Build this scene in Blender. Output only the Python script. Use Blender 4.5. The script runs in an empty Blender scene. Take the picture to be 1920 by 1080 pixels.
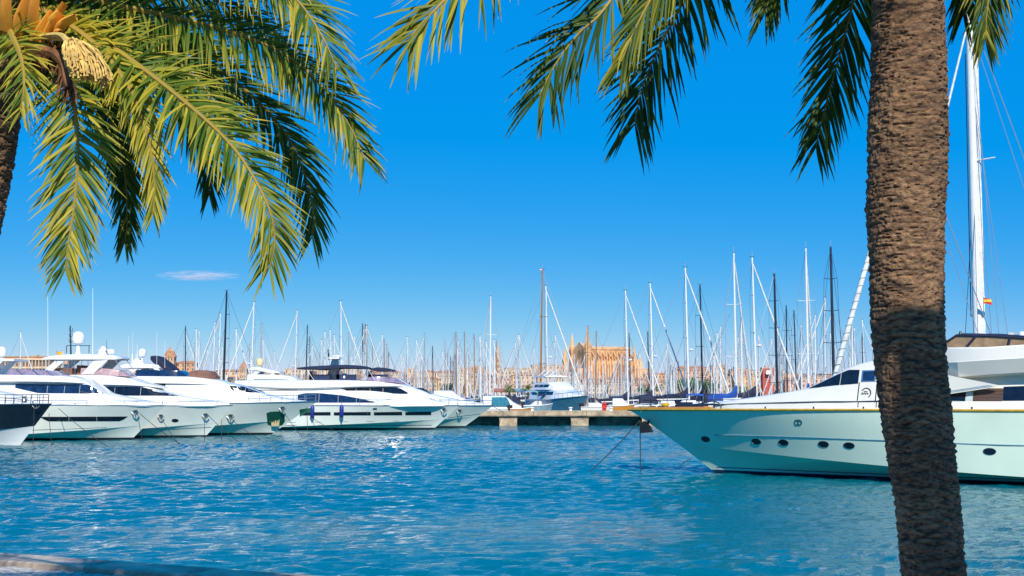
import bpy, math, random
import numpy as np
from mathutils import Vector, Matrix, noise

# ------------------------------------------------------------------ camera, sky, sun, exposure
S = bpy.context.scene
C = S.collection
FL = 2560.0                      # focal length in photo pixels (1920 wide)
CAMZ = 3.5                       # eye height above the water
TH = math.atan(198.0 / FL)       # camera tilted up, horizon low in the picture
cam = bpy.data.objects.new('camera', bpy.data.cameras.new('camera'))
C.objects.link(cam)
cam.location = (0, 0, CAMZ)
cam.rotation_euler = (math.pi / 2 + TH, 0, 0)
cam.data.sensor_width = 36.0
cam.data.lens = 36.0 * FL / 1920.0
cam.data.clip_start = 0.1
cam.data.clip_end = 40000.0
S.camera = cam

SUN_EL = math.radians(40)
SUN_ROT = math.radians(170)
W = bpy.data.worlds.new('World')
S.world = W
W.use_nodes = True
wn, wl = W.node_tree.nodes, W.node_tree.links
bg = wn['Background']
sky = wn.new('ShaderNodeTexSky')
sky.sky_type = 'NISHITA'
sky.sun_disc = False
sky.sun_elevation = SUN_EL
sky.sun_rotation = SUN_ROT
sky.altitude = 1500
sky.air_density = 1.0
sky.dust_density = 0.35
sky.ozone_density = 4.0


def wmath(op, a, b):
    n = wn.new('ShaderNodeMath')
    n.operation = op
    for i, v in enumerate((a, b)):
        if isinstance(v, (int, float)):
            n.inputs[i].default_value = v
        else:
            wl.new(v, n.inputs[i])
    return n.outputs[0]


# the photograph's saturated colour grade, the same for every direction of the sky
sep = wn.new('ShaderNodeSeparateColor')
cmb = wn.new('ShaderNodeCombineColor')
wl.new(sky.outputs[0], sep.inputs[0])
for ch, (gain, gam, sub) in enumerate(((0.95, 2.6, 0.022), (0.49, 2.7, -0.270), (0.89, 0.10, 0.0))):
    v = wmath('MINIMUM', wmath('MULTIPLY', sep.outputs[ch], 0.1), 0.95)
    v = wmath('MAXIMUM', wmath('SUBTRACT', wmath('MULTIPLY', wmath('POWER', v, gam), gain), sub), 0.001)
    wl.new(wmath('MULTIPLY', v, 10.0), cmb.inputs[ch])
wl.new(cmb.outputs[0], bg.inputs['Color'])
bg.inputs['Strength'].default_value = 0.1

sd = bpy.data.lights.new('sun', 'SUN')
sd.energy = 5.0
sd.angle = math.radians(0.5)
sd.color = (1.0, 0.93, 0.81)
sun = bpy.data.objects.new('sun', sd)
C.objects.link(sun)
sdir = Vector((math.sin(SUN_ROT) * math.cos(SUN_EL), math.cos(SUN_ROT) * math.cos(SUN_EL), math.sin(SUN_EL)))
sun.rotation_euler = sdir.to_track_quat('Z', 'Y').to_euler()
sun.location = (0, -20, 40)

S.view_settings.view_transform = 'Standard'
S.view_settings.look = 'None'
S.view_settings.exposure = 0.0
S.view_settings.gamma = 1.0
S.view_settings.use_curve_mapping = False
S.render.engine = 'CYCLES'
S.cycles.max_bounces = 8
S.cycles.caustics_reflective = False
S.cycles.volume_bounces = 1

# ------------------------------------------------------------------ helpers
rnd = random.Random(7)


def ray(px, py):
    a, b = (px - 960) / FL, (540 - py) / FL
    return Vector((a, math.cos(TH) - b * math.sin(TH), math.sin(TH) + b * math.cos(TH)))


def P(px, py, Y):
    """the point of the place at distance Y that the photograph shows at (px, py)"""
    d = ray(px, py)
    return Vector((d.x * Y / d.y, Y, CAMZ + d.z * Y / d.y))


def proj(v):
    x, y, z = v[0], v[1], v[2] - CAMZ
    f = y * math.cos(TH) + z * math.sin(TH)
    u = -y * math.sin(TH) + z * math.cos(TH)
    if f < 0.05:
        return None
    return 960 + FL * x / f, 540 - FL * u / f


def pchip(xs, ys, q):
    xs, ys, q = np.asarray(xs, float), np.asarray(ys, float), np.asarray(q, float)
    n = len(xs)
    if n == 2:
        return np.interp(q, xs, ys)
    h = np.diff(xs)
    d = np.diff(ys) / h
    m = np.zeros(n)
    m[0], m[-1] = d[0], d[-1]
    for i in range(1, n - 1):
        if d[i - 1] * d[i] > 0:
            w1, w2 = 2 * h[i] + h[i - 1], h[i] + 2 * h[i - 1]
            m[i] = (w1 + w2) / (w1 / d[i - 1] + w2 / d[i])
    q = np.clip(q, xs[0], xs[-1])
    k = np.clip(np.searchsorted(xs, q) - 1, 0, n - 2)
    t = (q - xs[k]) / h[k]
    return ((2 * t**3 - 3 * t**2 + 1) * ys[k] + (t**3 - 2 * t**2 + t) * h[k] * m[k]
            + (-2 * t**3 + 3 * t**2) * ys[k + 1] + (t**3 - t**2) * h[k] * m[k + 1])


def catmull(pts, n):
    pts = [Vector(p) for p in pts]
    pts = [pts[0] * 2 - pts[1]] + pts + [pts[-1] * 2 - pts[-2]]
    out = []
    m = len(pts) - 3
    for i in range(n + 1):
        u = i / n * m
        k = min(int(u), m - 1)
        t = u - k
        a, b, c, d = pts[k:k + 4]
        out.append(0.5 * ((2 * b) + (c - a) * t + (2 * a - 5 * b + 4 * c - d) * t * t + (3 * b - a - 3 * c + d) * t**3))
    return out


class MB:
    def __init__(s):
        s.v, s.f, s.t = [], [], None

    def add(s, verts, faces):
        o = len(s.v)
        s.v += [tuple(p) for p in verts]
        s.f += [tuple(i + o for i in f) for f in faces]
        return s

    def box(s, c, d, rz=0.0, M=None):
        x, y, z = d[0] / 2, d[1] / 2, d[2] / 2
        vs = [Vector(p) for p in ((-x, -y, -z), (x, -y, -z), (x, y, -z), (-x, y, -z), (-x, -y, z), (x, -y, z), (x, y, z), (-x, y, z))]
        R = Matrix.Rotation(rz, 3, 'Z') if M is None else M
        s.add([R @ p + Vector(c) for p in vs], [(0, 3, 2, 1), (4, 5, 6, 7), (0, 1, 5, 4), (1, 2, 6, 5), (2, 3, 7, 6), (3, 0, 4, 7)])
        return s

    def tube(s, pts, r, n=6, cap=True):
        pts = [Vector(p) for p in pts]
        rs = list(r) if isinstance(r, (list, tuple)) else [r] * len(pts)
        rows = []
        ref = Vector((0, 0, 1))
        T0 = (pts[1] - pts[0]).normalized()
        if abs(T0.dot(ref)) > 0.9:
            ref = Vector((1, 0, 0))
        u = T0.cross(ref).normalized()
        for i, p in enumerate(pts):
            T = (pts[min(i + 1, len(pts) - 1)] - pts[max(i - 1, 0)]).normalized()
            u = (u - T * u.dot(T))
            u = u.normalized() if u.length > 1e-6 else T.orthogonal().normalized()
            w = T.cross(u)
            rows.append([p + (u * math.cos(2 * math.pi * k / n) + w * math.sin(2 * math.pi * k / n)) * rs[i] for k in range(n)])
        o = len(s.v)
        for row in rows:
            s.v += [tuple(p) for p in row]
        for i in range(len(rows) - 1):
            for k in range(n):
                k2 = (k + 1) % n
                s.f.append((o + i * n + k, o + i * n + k2, o + (i + 1) * n + k2, o + (i + 1) * n + k))
        if cap:
            s.f.append(tuple(o + k for k in reversed(range(n))))
            s.f.append(tuple(o + (len(rows) - 1) * n + k for k in range(n)))
        return s

    def lathe(s, prof, c=(0, 0, 0), n=16):
        o = len(s.v)
        for r, z in prof:
            for k in range(n):
                a = 2 * math.pi * k / n
                s.v.append((c[0] + r * math.cos(a), c[1] + r * math.sin(a), c[2] + z))
        for i in range(len(prof) - 1):
            for k in range(n):
                k2 = (k + 1) % n
                s.f.append((o + i * n + k, o + i * n + k2, o + (i + 1) * n + k2, o + (i + 1) * n + k))
        s.f.append(tuple(o + k for k in reversed(range(n))))
        s.f.append(tuple(o + (len(prof) - 1) * n + k for k in range(n)))
        return s

    def grid(s, rows, flip=False):
        o = len(s.v)
        m = len(rows[0])
        for row in rows:
            s.v += [tuple(p) for p in row]
        for i in range(len(rows) - 1):
            for k in range(m - 1):
                q = (o + i * m + k, o + i * m + k + 1, o + (i + 1) * m + k + 1, o + (i + 1) * m + k)
                s.f.append(q[::-1] if flip else q)
        return s

    def prism(s, poly, axis, a, b):
        """poly of 2-D points; axis 'y': poly is (x, z), extruded from y=a to y=b; axis 'z': poly is (x, y)"""
        n = len(poly)
        def pt(p, t):
            return (p[0], t, p[1]) if axis == 'y' else ((p[0], p[1], t) if axis == 'z' else (t, p[0], p[1]))
        vs = [pt(p, a) for p in poly] + [pt(p, b) for p in poly]
        fs = [tuple(range(n)), tuple(reversed(range(n, 2 * n)))] + [(i, i + n, (i + 1) % n + n, (i + 1) % n) for i in range(n)]
        s.add(vs, fs)
        return s

    def build(s, name, m, parent=None, smooth=True, ang=38, loc=None, fix=True):
        me = bpy.data.meshes.new(name)
        me.from_pydata(s.v, [], s.f)
        if s.t is not None:
            a = me.attributes.new('tint', 'FLOAT', 'POINT')
            a.data.foreach_set('value', np.asarray(s.t, np.float32))
        if smooth:
            me.polygons.foreach_set('use_smooth', [True] * len(me.polygons))
            me.set_sharp_from_angle(angle=math.radians(ang))
        me.materials.append(m)
        me.update()
        o = bpy.data.objects.new(name, me)
        C.objects.link(o)
        if parent is not None:
            o.parent = parent
        if loc is not None:
            o.location = loc
        return o


def tag(o, label=None, cat=None, group=None, kind=None):
    if label:
        o['label'] = label
    if cat:
        o['category'] = cat
    if group:
        o['group'] = group
    if kind:
        o['kind'] = kind
    return o


def empty(name, loc=(0, 0, 0), rz=0.0, label=None, cat=None, group=None, kind=None):
    o = bpy.data.objects.new(name, None)
    C.objects.link(o)
    o.location = loc
    o.rotation_euler = (0, 0, rz)
    o.empty_display_size = 0.3
    return tag(o, label, cat, group, kind)


KIDS = {}


def kids(o):
    if o.name not in KIDS:
        KIDS[o.name] = list(o.children)
    return KIDS[o.name]


def copy_tree(o, parent=None):
    c = o.copy()
    C.objects.link(c)
    c.parent = parent
    for ch in kids(o):
        copy_tree(ch, c)
    return c


# ------------------------------------------------------------------ materials
def mat(name, col, rough=0.5, metal=0.0, var=0.12, scale=3.0, bump=0.0, bscale=40.0, coat=0.0, spec=0.5, stretch=(1, 1, 1), trans=0.0, col2=None):
    m = bpy.data.materials.new(name)
    m.use_nodes = True
    N, Lk = m.node_tree.nodes, m.node_tree.links
    b = N['Principled BSDF']
    b.inputs['Roughness'].default_value = rough
    b.inputs['Metallic'].default_value = metal
    b.inputs['Specular IOR Level'].default_value = spec
    b.inputs['Coat Weight'].default_value = coat
    b.inputs['Coat Roughness'].default_value = 0.06
    b.inputs['Transmission Weight'].default_value = trans
    tc = N.new('ShaderNodeTexCoord')
    mp = N.new('ShaderNodeMapping')
    mp.inputs['Scale'].default_value = stretch
    Lk.new(tc.outputs['Object'], mp.inputs['Vector'])
    nz = N.new('ShaderNodeTexNoise')
    nz.inputs['Scale'].default_value = scale
    nz.inputs['Detail'].default_value = 6
    nz.inputs['Roughness'].default_value = 0.6
    Lk.new(mp.outputs[0], nz.inputs['Vector'])
    mx = N.new('ShaderNodeMix')
    mx.data_type = 'RGBA'
    c2 = col2 or tuple(max(0, c * (1 - 2 * var)) for c in col)
    c1 = col if col2 else tuple(min(1, c * (1 + var)) for c in col)
    mx.inputs['A'].default_value = (*c1, 1)
    mx.inputs['B'].default_value = (*c2, 1)
    rp = N.new('ShaderNodeMapRange')
    rp.inputs['From Min'].default_value = 0.3
    rp.inputs['From Max'].default_value = 0.7
    Lk.new(nz.outputs['Fac'], rp.inputs['Value'])
    Lk.new(rp.outputs[0], mx.inputs['Factor'])
    Lk.new(mx.outputs['Result'], b.inputs['Base Color'])
    if bump > 0:
        n2 = N.new('ShaderNodeTexNoise')
        n2.inputs['Scale'].default_value = bscale
        n2.inputs['Detail'].default_value = 8
        n2.inputs['Roughness'].default_value = 0.65
        Lk.new(mp.outputs[0], n2.inputs['Vector'])
        bp = N.new('ShaderNodeBump')
        bp.inputs['Strength'].default_value = bump
        bp.inputs['Distance'].default_value = 0.02
        Lk.new(n2.outputs['Fac'], bp.inputs['Height'])
        Lk.new(bp.outputs[0], b.inputs['Normal'])
    return m


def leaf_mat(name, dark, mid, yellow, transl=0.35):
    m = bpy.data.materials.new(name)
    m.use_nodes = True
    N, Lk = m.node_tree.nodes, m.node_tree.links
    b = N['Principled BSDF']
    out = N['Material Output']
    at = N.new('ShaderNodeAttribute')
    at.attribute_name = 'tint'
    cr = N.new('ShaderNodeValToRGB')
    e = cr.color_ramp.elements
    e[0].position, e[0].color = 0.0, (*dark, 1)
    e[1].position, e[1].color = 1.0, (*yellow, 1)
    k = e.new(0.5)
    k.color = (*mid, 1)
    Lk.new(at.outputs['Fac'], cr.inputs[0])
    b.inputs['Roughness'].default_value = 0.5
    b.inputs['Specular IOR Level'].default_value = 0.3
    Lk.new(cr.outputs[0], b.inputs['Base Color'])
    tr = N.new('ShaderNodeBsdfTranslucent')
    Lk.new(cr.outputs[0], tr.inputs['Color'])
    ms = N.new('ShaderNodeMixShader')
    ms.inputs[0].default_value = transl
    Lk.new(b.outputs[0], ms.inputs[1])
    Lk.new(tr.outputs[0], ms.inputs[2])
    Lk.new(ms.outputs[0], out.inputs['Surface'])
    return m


M_white = mat('white_gelcoat', (0.80, 0.80, 0.78), 0.28, var=0.03, scale=0.8, coat=0.4)
M_cream = mat('cream_gelcoat', (0.80, 0.76, 0.66), 0.3, var=0.03, scale=0.6, coat=0.3)
M_hullw = mat('white_hull_paint', (0.78, 0.82, 0.74), 0.16, var=0.04, scale=0.5, coat=0.6)
M_hullm = mat('hull_white_green_reflection', (0.71, 0.84, 0.665), 0.09, var=0.04, scale=0.35, coat=1.0)  # white hull; the green tint paints in light reflected off the water
M_navyh = mat('black_hull_paint', (0.010, 0.013, 0.024), 0.12, coat=0.8)
M_tealh = mat('blue_grey_hull_paint', (0.10, 0.28, 0.36), 0.2, coat=0.4)
M_greyh = mat('grey_blue_hull_paint', (0.20, 0.32, 0.38), 0.35)
M_anti = mat('dark_antifouling', (0.012, 0.018, 0.028), 0.5, scale=2)
M_boot = mat('navy_boot_stripe', (0.012, 0.03, 0.07), 0.3)
M_deck = mat('light_deck', (0.66, 0.64, 0.58), 0.6, scale=4, bump=0.1)
M_teak = mat('teak', (0.42, 0.22, 0.08), 0.5, scale=8, stretch=(1, 6, 6), bump=0.15)
M_orangew = mat('varnished_orange_wood', (0.62, 0.25, 0.04), 0.3, scale=6, stretch=(1, 6, 6), coat=0.4)
M_glass = mat('dark_window_glass', (0.008, 0.013, 0.028), 0.06, var=0.3, spec=0.6)
M_glassb = mat('blue_window_glass', (0.012, 0.035, 0.10), 0.06, var=0.3, spec=0.6)
M_glassp = mat('purple_tinted_screen', (0.30, 0.24, 0.34), 0.1, var=0.2, spec=0.6)
M_glasst = mat('teal_screen', (0.05, 0.22, 0.30), 0.08, var=0.2, spec=0.6)
M_pink = mat('pink_tinted_screen', (0.50, 0.33, 0.34), 0.12, var=0.2, spec=0.6)
M_brownscr = mat('brown_tinted_screen', (0.36, 0.23, 0.12), 0.1, var=0.2, spec=0.6)
M_steel = mat('stainless_steel', (0.62, 0.63, 0.64), 0.22, metal=0.9, var=0.05)
M_gold = mat('gold_rub_rail', (0.62, 0.36, 0.03), 0.35, var=0.15, scale=4)
M_black = mat('black_plastic', (0.012, 0.012, 0.014), 0.45)
M_rope = mat('dark_mooring_rope', (0.03, 0.03, 0.035), 0.8, scale=40)
M_navyc = mat('navy_canvas', (0.010, 0.016, 0.050), 0.75, scale=5, bump=0.3, bscale=12)
M_bluec = mat('blue_canvas', (0.02, 0.09, 0.40), 0.75, scale=5, bump=0.3, bscale=12)
M_fender = mat('blue_fender', (0.02, 0.035, 0.26), 0.4)
M_mastw = mat('white_mast_paint', (0.80, 0.80, 0.78), 0.35, var=0.04)
M_mastk = mat('dark_carbon_mast', (0.022, 0.028, 0.045), 0.35)
M_mastb = mat('varnished_wood_mast', (0.40, 0.17, 0.05), 0.4, scale=3, stretch=(5, 5, 0.6))
M_mastg = mat('grey_mast_paint', (0.42, 0.42, 0.42), 0.4)
M_wire = mat('rigging_wire', (0.30, 0.32, 0.36), 0.5)
M_sail = mat('white_sail_cloth', (0.78, 0.77, 0.73), 0.8, scale=3, bump=0.4, bscale=9)
M_sailg = mat('grey_sail_cloth', (0.48, 0.47, 0.44), 0.8, scale=3, bump=0.4, bscale=9)
M_dome = mat('white_radome', (0.82, 0.82, 0.80), 0.35, var=0.03)
M_cdome = mat('cream_radome', (0.78, 0.62, 0.32), 0.4, var=0.06)
M_red = mat('red_paint', (0.55, 0.03, 0.03), 0.5)
M_yel = mat('yellow_paint', (0.75, 0.50, 0.03), 0.5)
M_green = mat('dark_green_paint', (0.008, 0.09, 0.055), 0.45)
M_brass = mat('pale_brass', (0.70, 0.58, 0.32), 0.35, metal=0.3)
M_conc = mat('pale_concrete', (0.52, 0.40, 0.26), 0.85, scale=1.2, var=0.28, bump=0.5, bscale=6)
M_concd = mat('shaded_dark_concrete', (0.20, 0.19, 0.165), 0.9, scale=1.0, var=0.4, bump=0.6, bscale=4)  # concrete darkened to carry the shade of the recess below the deck
M_cush = mat('brown_cushion', (0.20, 0.09, 0.06), 0.7)
M_awn = mat('terracotta_awning', (0.36, 0.14, 0.09), 0.8)
M_ank = mat('galvanised_anchor', (0.22, 0.23, 0.24), 0.4, metal=0.6, var=0.2)

# ------------------------------------------------------------------ water
def make_water():
    rs = np.random.RandomState(3)
    xs = np.arange(-76, 76.01, 0.2)
    ys = [9.0]
    while ys[-1] < 166:
        ys.append(ys[-1] + 0.085 + 0.0032 * ys[-1])
    ys = np.array(ys)
    X, Y = np.meshgrid(xs, ys)
    Z = np.zeros_like(X)
    for i in range(84):
        lam = 0.42 * (3.4 / 0.42) ** (rs.rand() ** 1.25)
        th = rs.normal(math.radians(68), 0.75)
        k = 2 * math.pi / lam
        amp = 0.0034 * lam ** 0.7 * (0.5 + rs.rand())
        ph = k * (X * math.cos(th) + Y * math.sin(th)) + rs.rand() * 6.28
        ph = ph + 1.1 * np.sin(0.23 * X * (1 + rs.rand()) + 0.31 * Y * (1 + rs.rand()) + rs.rand() * 6)
        Z += amp * (np.sin(ph) + 0.25 * np.cos(2 * ph))
    patch = 0.85 + 0.4 * np.sin(0.09 * X + 1.1 + .6 * np.sin(.07 * Y)) * np.sin(0.13 * Y + 0.05 * X) + 0.25 * np.sin(0.31 * Y - 0.17 * X + np.sin(.2 * X))
    Z *= patch
    fade = np.clip((76 - np.abs(X)) / 8, 0, 1) * np.clip((166 - Y) / 12, 0, 1) * np.clip((Y - 9) / 2, 0, 1)
    Z *= fade
    ny, nx = X.shape
    V = np.stack([X, Y, Z], -1).reshape(-1, 3)
    ii = np.arange(ny * nx).reshape(ny, nx)
    Q = np.stack([ii[:-1, :-1], ii[:-1, 1:], ii[1:, 1:], ii[1:, :-1]], -1).reshape(-1, 4)
    y1 = ys[-1]
    ex = np.array([(-76, y1, 0), (76, y1, 0), (9000, 9000, 0), (-9000, 9000, 0),
                   (-9000, -400, 0), (9000, -400, 0), (-76, 9, 0), (76, 9, 0)], float)
    o = len(V)
    V = np.concatenate([V, ex])
    Q = np.concatenate([Q, o + np.array([(0, 1, 2, 3), (4, 6, 0, 3), (7, 5, 2, 1), (4, 5, 7, 6)])])
    me = bpy.data.meshes.new('water')
    me.vertices.add(len(V))
    me.vertices.foreach_set('co', V.astype(np.float32).ravel())
    me.loops.add(Q.size)
    me.loops.foreach_set('vertex_index', Q.astype(np.int32).ravel())
    me.polygons.add(len(Q))
    me.polygons.foreach_set('loop_start', np.arange(0, Q.size, 4, dtype=np.int32))
    me.polygons.foreach_set('loop_total', np.full(len(Q), 4, np.int32))
    me.polygons.foreach_set('use_smooth', np.ones(len(Q), bool))
    me.update(calc_edges=True)
    m = bpy.data.materials.new('sea_water')
    m.use_nodes = True
    N, Lk = m.node_tree.nodes, m.node_tree.links
    b = N['Principled BSDF']
    b.inputs['Base Color'].default_value = (0.0, 0.085, 0.17, 1)
    b.inputs['Roughness'].default_value = 0.04
    b.inputs['IOR'].default_value = 1.33
    b.inputs['Specular IOR Level'].default_value = 0.4
    tc = N.new('ShaderNodeTexCoord')
    mp = N.new('ShaderNodeMapping')
    mp.inputs['Scale'].default_value = (0.8, 1.0, 1.0)
    mp.inputs['Rotation'].default_value = (0, 0, 0.25)
    Lk.new(tc.outputs['Object'], mp.inputs['Vector'])
    n1 = N.new('ShaderNodeTexNoise')
    n1.inputs['Scale'].default_value = 9.0
    n1.inputs['Detail'].default_value = 5
    n1.inputs['Distortion'].default_value = 0.6
    Lk.new(mp.outputs[0], n1.inputs['Vector'])
    bp = N.new('ShaderNodeBump')
    bp.inputs['Strength'].default_value = 0.85
    bp.inputs['Distance'].default_value = 0.085
    Lk.new(n1.outputs['Fac'], bp.inputs['Height'])
    Lk.new(bp.outputs[0], b.inputs['Normal'])
    n3 = N.new('ShaderNodeTexNoise')
    n3.inputs['Scale'].default_value = 0.05
    n3.inputs['Detail'].default_value = 3
    Lk.new(tc.outputs['Object'], n3.inputs['Vector'])
    mx = N.new('ShaderNodeMix')
    mx.data_type = 'RGBA'
    rg = N.new('ShaderNodeMapRange')
    rg.inputs['From Min'].default_value = 0.35
    rg.inputs['From Max'].default_value = 0.65
    rg.inputs['To Min'].default_value = 0.55
    rg.inputs['To Max'].default_value = 1.0
    Lk.new(n3.outputs['Fac'], rg.inputs['Value'])
    Lk.new(rg.outputs[0], bp.inputs['Strength'])
    mx.inputs['A'].default_value = (0.0, 0.112, 0.165, 1)
    mx.inputs['B'].default_value = (0.0, 0.135, 0.158, 1)
    Lk.new(n3.outputs['Fac'], mx.inputs['Factor'])
    Lk.new(mx.outputs['Result'], b.inputs['Base Color'])
    me.materials.append(m)
    o = bpy.data.objects.new('water', me)
    C.objects.link(o)
    tag(o, 'rippled deep blue harbour water', None, None, 'structure')


make_water()


def GZ(Y):
    return 1.6 if Y < 960 else 1.6 + (Y - 960) * 0.035


def make_land():
    mb = MB()
    rows = []
    for Y, z in ((880, -2), (880, 1.6), (960, 1.6), (1300, GZ(1300)), (2500, 40), (9000, 60)):
        rows.append([(x, Y, z) for x in np.linspace(-2600, 2600, 14)])
    mb.grid(rows)
    m = mat('town_ground', (0.34, 0.29, 0.23), 0.9, scale=0.02, var=0.3)
    tag(mb.build('town_ground', m, smooth=False), 'town ground rising behind the far harbour quay', None, None, 'structure')


make_land()


# ------------------------------------------------------------------ promenade at the photographer's feet
def make_promenade():
    top = 1.9
    A, B = P(-0, 1036, 1), P(580, 1080, 1)
    def on(px, py):
        d = ray(px, py)
        t = (top - CAMZ) / d.z
        return Vector((d.x * t, d.y * t, top))
    A, B = on(0, 1035), on(625, 1080)
    e = (B - A).normalized()                # along the edge, to the right and nearer
    n = Vector((e.y, -e.x, 0))              # inland, towards the camera
    if n.y > 0:
        n = -n
    root = tag(empty('promenade'), 'paved palm promenade with stone kerb along the water', None, None, 'structure')
    m_cop = mat('coping_stone', (0.54, 0.42, 0.32), 0.8, scale=3, var=0.25, bump=0.5, bscale=14)
    m_cob = mat('grey_cobble', (0.44, 0.41, 0.37), 0.75, scale=6, var=0.3, bump=0.4, bscale=30)
    m_bed = mat('sand_joint', (0.16, 0.145, 0.13), 0.95, scale=10, var=0.3)
    m_wall = mat('quay_wall_stone', (0.28, 0.24, 0.20), 0.9, scale=2, var=0.3, bump=0.5)
    o0 = A - e * 26
    Lg = 62.0
    rz = math.atan2(e.y, e.x)
    def W_(u, v, z):
        return o0 + e * u + n * v + Vector((0, 0, z))
    # bed (the slab the stones sit on) and quay wall below
    mb = MB()
    mb.add([W_(0, 0.03, -0.10), W_(Lg, 0.03, -0.10), W_(Lg, 30, -0.10), W_(0, 30, -0.10),
            W_(0, 0.03, -4), W_(Lg, 0.03, -4), W_(Lg, 30, -4), W_(0, 30, -4)],
           [(0, 1, 2, 3), (0, 4, 5, 1), (1, 5, 6, 2), (2, 6, 7, 3), (3, 7, 4, 0)])
    mb.build('paving_bed', m_bed, root, smooth=False)
    R3 = Matrix(((e.x, n.x, 0), (e.y, n.y, 0), (0, 0, 1)))
    # coping stones
    cop = []
    for k in range(3):
        mb = MB()
        b = 0.012
        x, y, z = 0.593, 0.235, 0.075
        ring = lambda x, y, z: [(-x, -y, z), (x, -y, z), (x, y, z), (-x, y, z)]
        rr = random.Random(k)
        rows = [ring(x, y, -z), ring(x, y, z - b), ring(x - b, y - b, z + rr.uniform(-.002, .002))]
        for r in rows:
            mb.v += r
        for i in range(2):
            for j in range(4):
                j2 = (j + 1) % 4
                mb.f.append((i * 4 + j, i * 4 + j2, (i + 1) * 4 + j2, (i + 1) * 4 + j))
        mb.f.append((8, 9, 10, 11))
        ob = mb.build('coping_stone', m_cop, root, smooth=False)
        ob['_proto'] = 1
        cop.append(ob)
    used = set()
    for i in range(int(Lg / 1.2)):
        k = i % 3
        src = cop[k]
        if k in used:
            ob = src.copy()
            C.objects.link(ob)
        else:
            ob = src
            used.add(k)
        p = W_(i * 1.2 + 0.6, 0.24, -0.078 + rnd.uniform(-0.003, 0.003))
        ob.parent = root
        ob.matrix_local = Matrix.Translation(p) @ R3.to_4x4()
    # cobbles
    protos = []
    for k in range(6):
        rr = random.Random(50 + k)
        hx, hy = 0.052, 0.045
        ring = []
        for (sx, sy) in ((-1, -1), (1, -1), (1, 1), (-1, 1)):
            ring.append((sx * hx * rr.uniform(.82, 1), sy * hy * rr.uniform(.82, 1)))
        mb = MB()
        mb.v = [(x, y, -0.03) for x, y in ring] + [(x, y, 0.005) for x, y in ring] + [(x * .72, y * .72, 0.014 + rr.uniform(-.003, .003)) for x, y in ring]
        for i in range(2):
            for j in range(4):
                j2 = (j + 1) % 4
                mb.f.append((i * 4 + j, i * 4 + j2, (i + 1) * 4 + j2, (i + 1) * 4 + j))
        mb.f.append((8, 9, 10, 11))
        protos.append(mb)
    spots = []
    for j in range(20):
        for i in range(int(Lg / 0.11)):
            u = i * 0.11 + (0.055 if j % 2 else 0) + rnd.uniform(-.006, .006)
            v = 0.475 + 0.05 + j * 0.1 + rnd.uniform(-.005, .005) + 0.006
            p = W_(u, v, -0.066 + rnd.uniform(-.006, .006))
            q = proj(p)
            vis = q is not None and -10 < q[0] < 1930 and q[1] < 1086
            spots.append((not vis, -(p - Vector((0, 0, CAMZ))).length if not vis else (p - Vector((0, 0, CAMZ))).length, p, rnd.randrange(6), rnd.uniform(-.1, .1), u))
    spots.sort(key=lambda t: (t[0], t[1] if not t[0] else -t[1]))
    first = {}
    rest = MB()
    for idx, (nv, d, p, k, a, u) in enumerate(spots):
        if not nv and idx < 300:
            if k in first:
                ob = first[k].copy()
                C.objects.link(ob)
                ob.parent = root
            else:
                ob = protos[k].build('cobble', m_cob, root, smooth=False)
                first[k] = ob
            ob.matrix_local = Matrix.Translation(p) @ R3.to_4x4() @ Matrix.Rotation(a, 4, 'Z')
        elif abs(u - 30) < 16:
            Mx = R3 @ Matrix.Rotation(a, 3, 'Z')
            rest.add([Mx @ Vector(v) + p for v in protos[k].v], protos[k].f)
    tag(rest.build('cobbles', m_cob, root, smooth=False), kind='stuff')
    return A, e, n, top


PROM = make_promenade()


# ------------------------------------------------------------------ concrete pier across the basin
def make_pier():
    root = tag(empty('pier', (0, 0, 0)), 'long low concrete pier with pale deck edge', None, None, 'structure')
    x0, x1 = P(700, 770, 149).x, P(1900, 770, 149).x
    z1 = P(960, 771, 149).z
    z0 = P(960, 781, 149).z
    n = 12
    for i in range(n):
        a, b = x0 + (x1 - x0) * i / n, x0 + (x1 - x0) * (i + 1) / n
        mb = MB()
        mb.box(((a + b) / 2, 152.2, (z0 + z1) / 2 + rnd.uniform(-.015, .015)), (b - a - 0.05, 6.0, z1 - z0))
        mb.build('deck_slab', M_conc, root, smooth=False)
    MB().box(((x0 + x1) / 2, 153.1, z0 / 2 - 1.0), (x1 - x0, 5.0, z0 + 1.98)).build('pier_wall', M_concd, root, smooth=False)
    for px in (782, 953, 1087, 1220, 1360, 1500):
        p = P(px, 790, 149.4)
        MB().box((p.x, 149.9, z0 / 2 - 0.22), (1.9, 1.2, z0 + 0.36)).build('pier_block', M_conc, root, smooth=False)
        MB().box((p.x, 149.8, z0 - 0.12), (2.1, 1.1, 0.1)).build('block_cap', M_conc, root, smooth=False)
    # edge fender strip
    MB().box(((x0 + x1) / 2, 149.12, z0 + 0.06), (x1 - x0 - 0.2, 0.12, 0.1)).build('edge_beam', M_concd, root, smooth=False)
    root2 = tag(empty('inner_quay', (0, 0, 0)), 'low stone quay behind the moored boats', None, None, 'structure')
    a, b = P(880, 740, 212).x, P(1250, 740, 212).x
    MB().box(((a + b) / 2, 222, 0.6), (b - a, 18, 2.4)).build('quay_slab', M_conc, root2, smooth=False)
    return z1


PIERZ = make_pier()


# ------------------------------------------------------------------ boats
def Fx(u, sm, p):
    return 1 - (1 - min(max(u, 0) / sm, 1)) ** p


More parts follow.
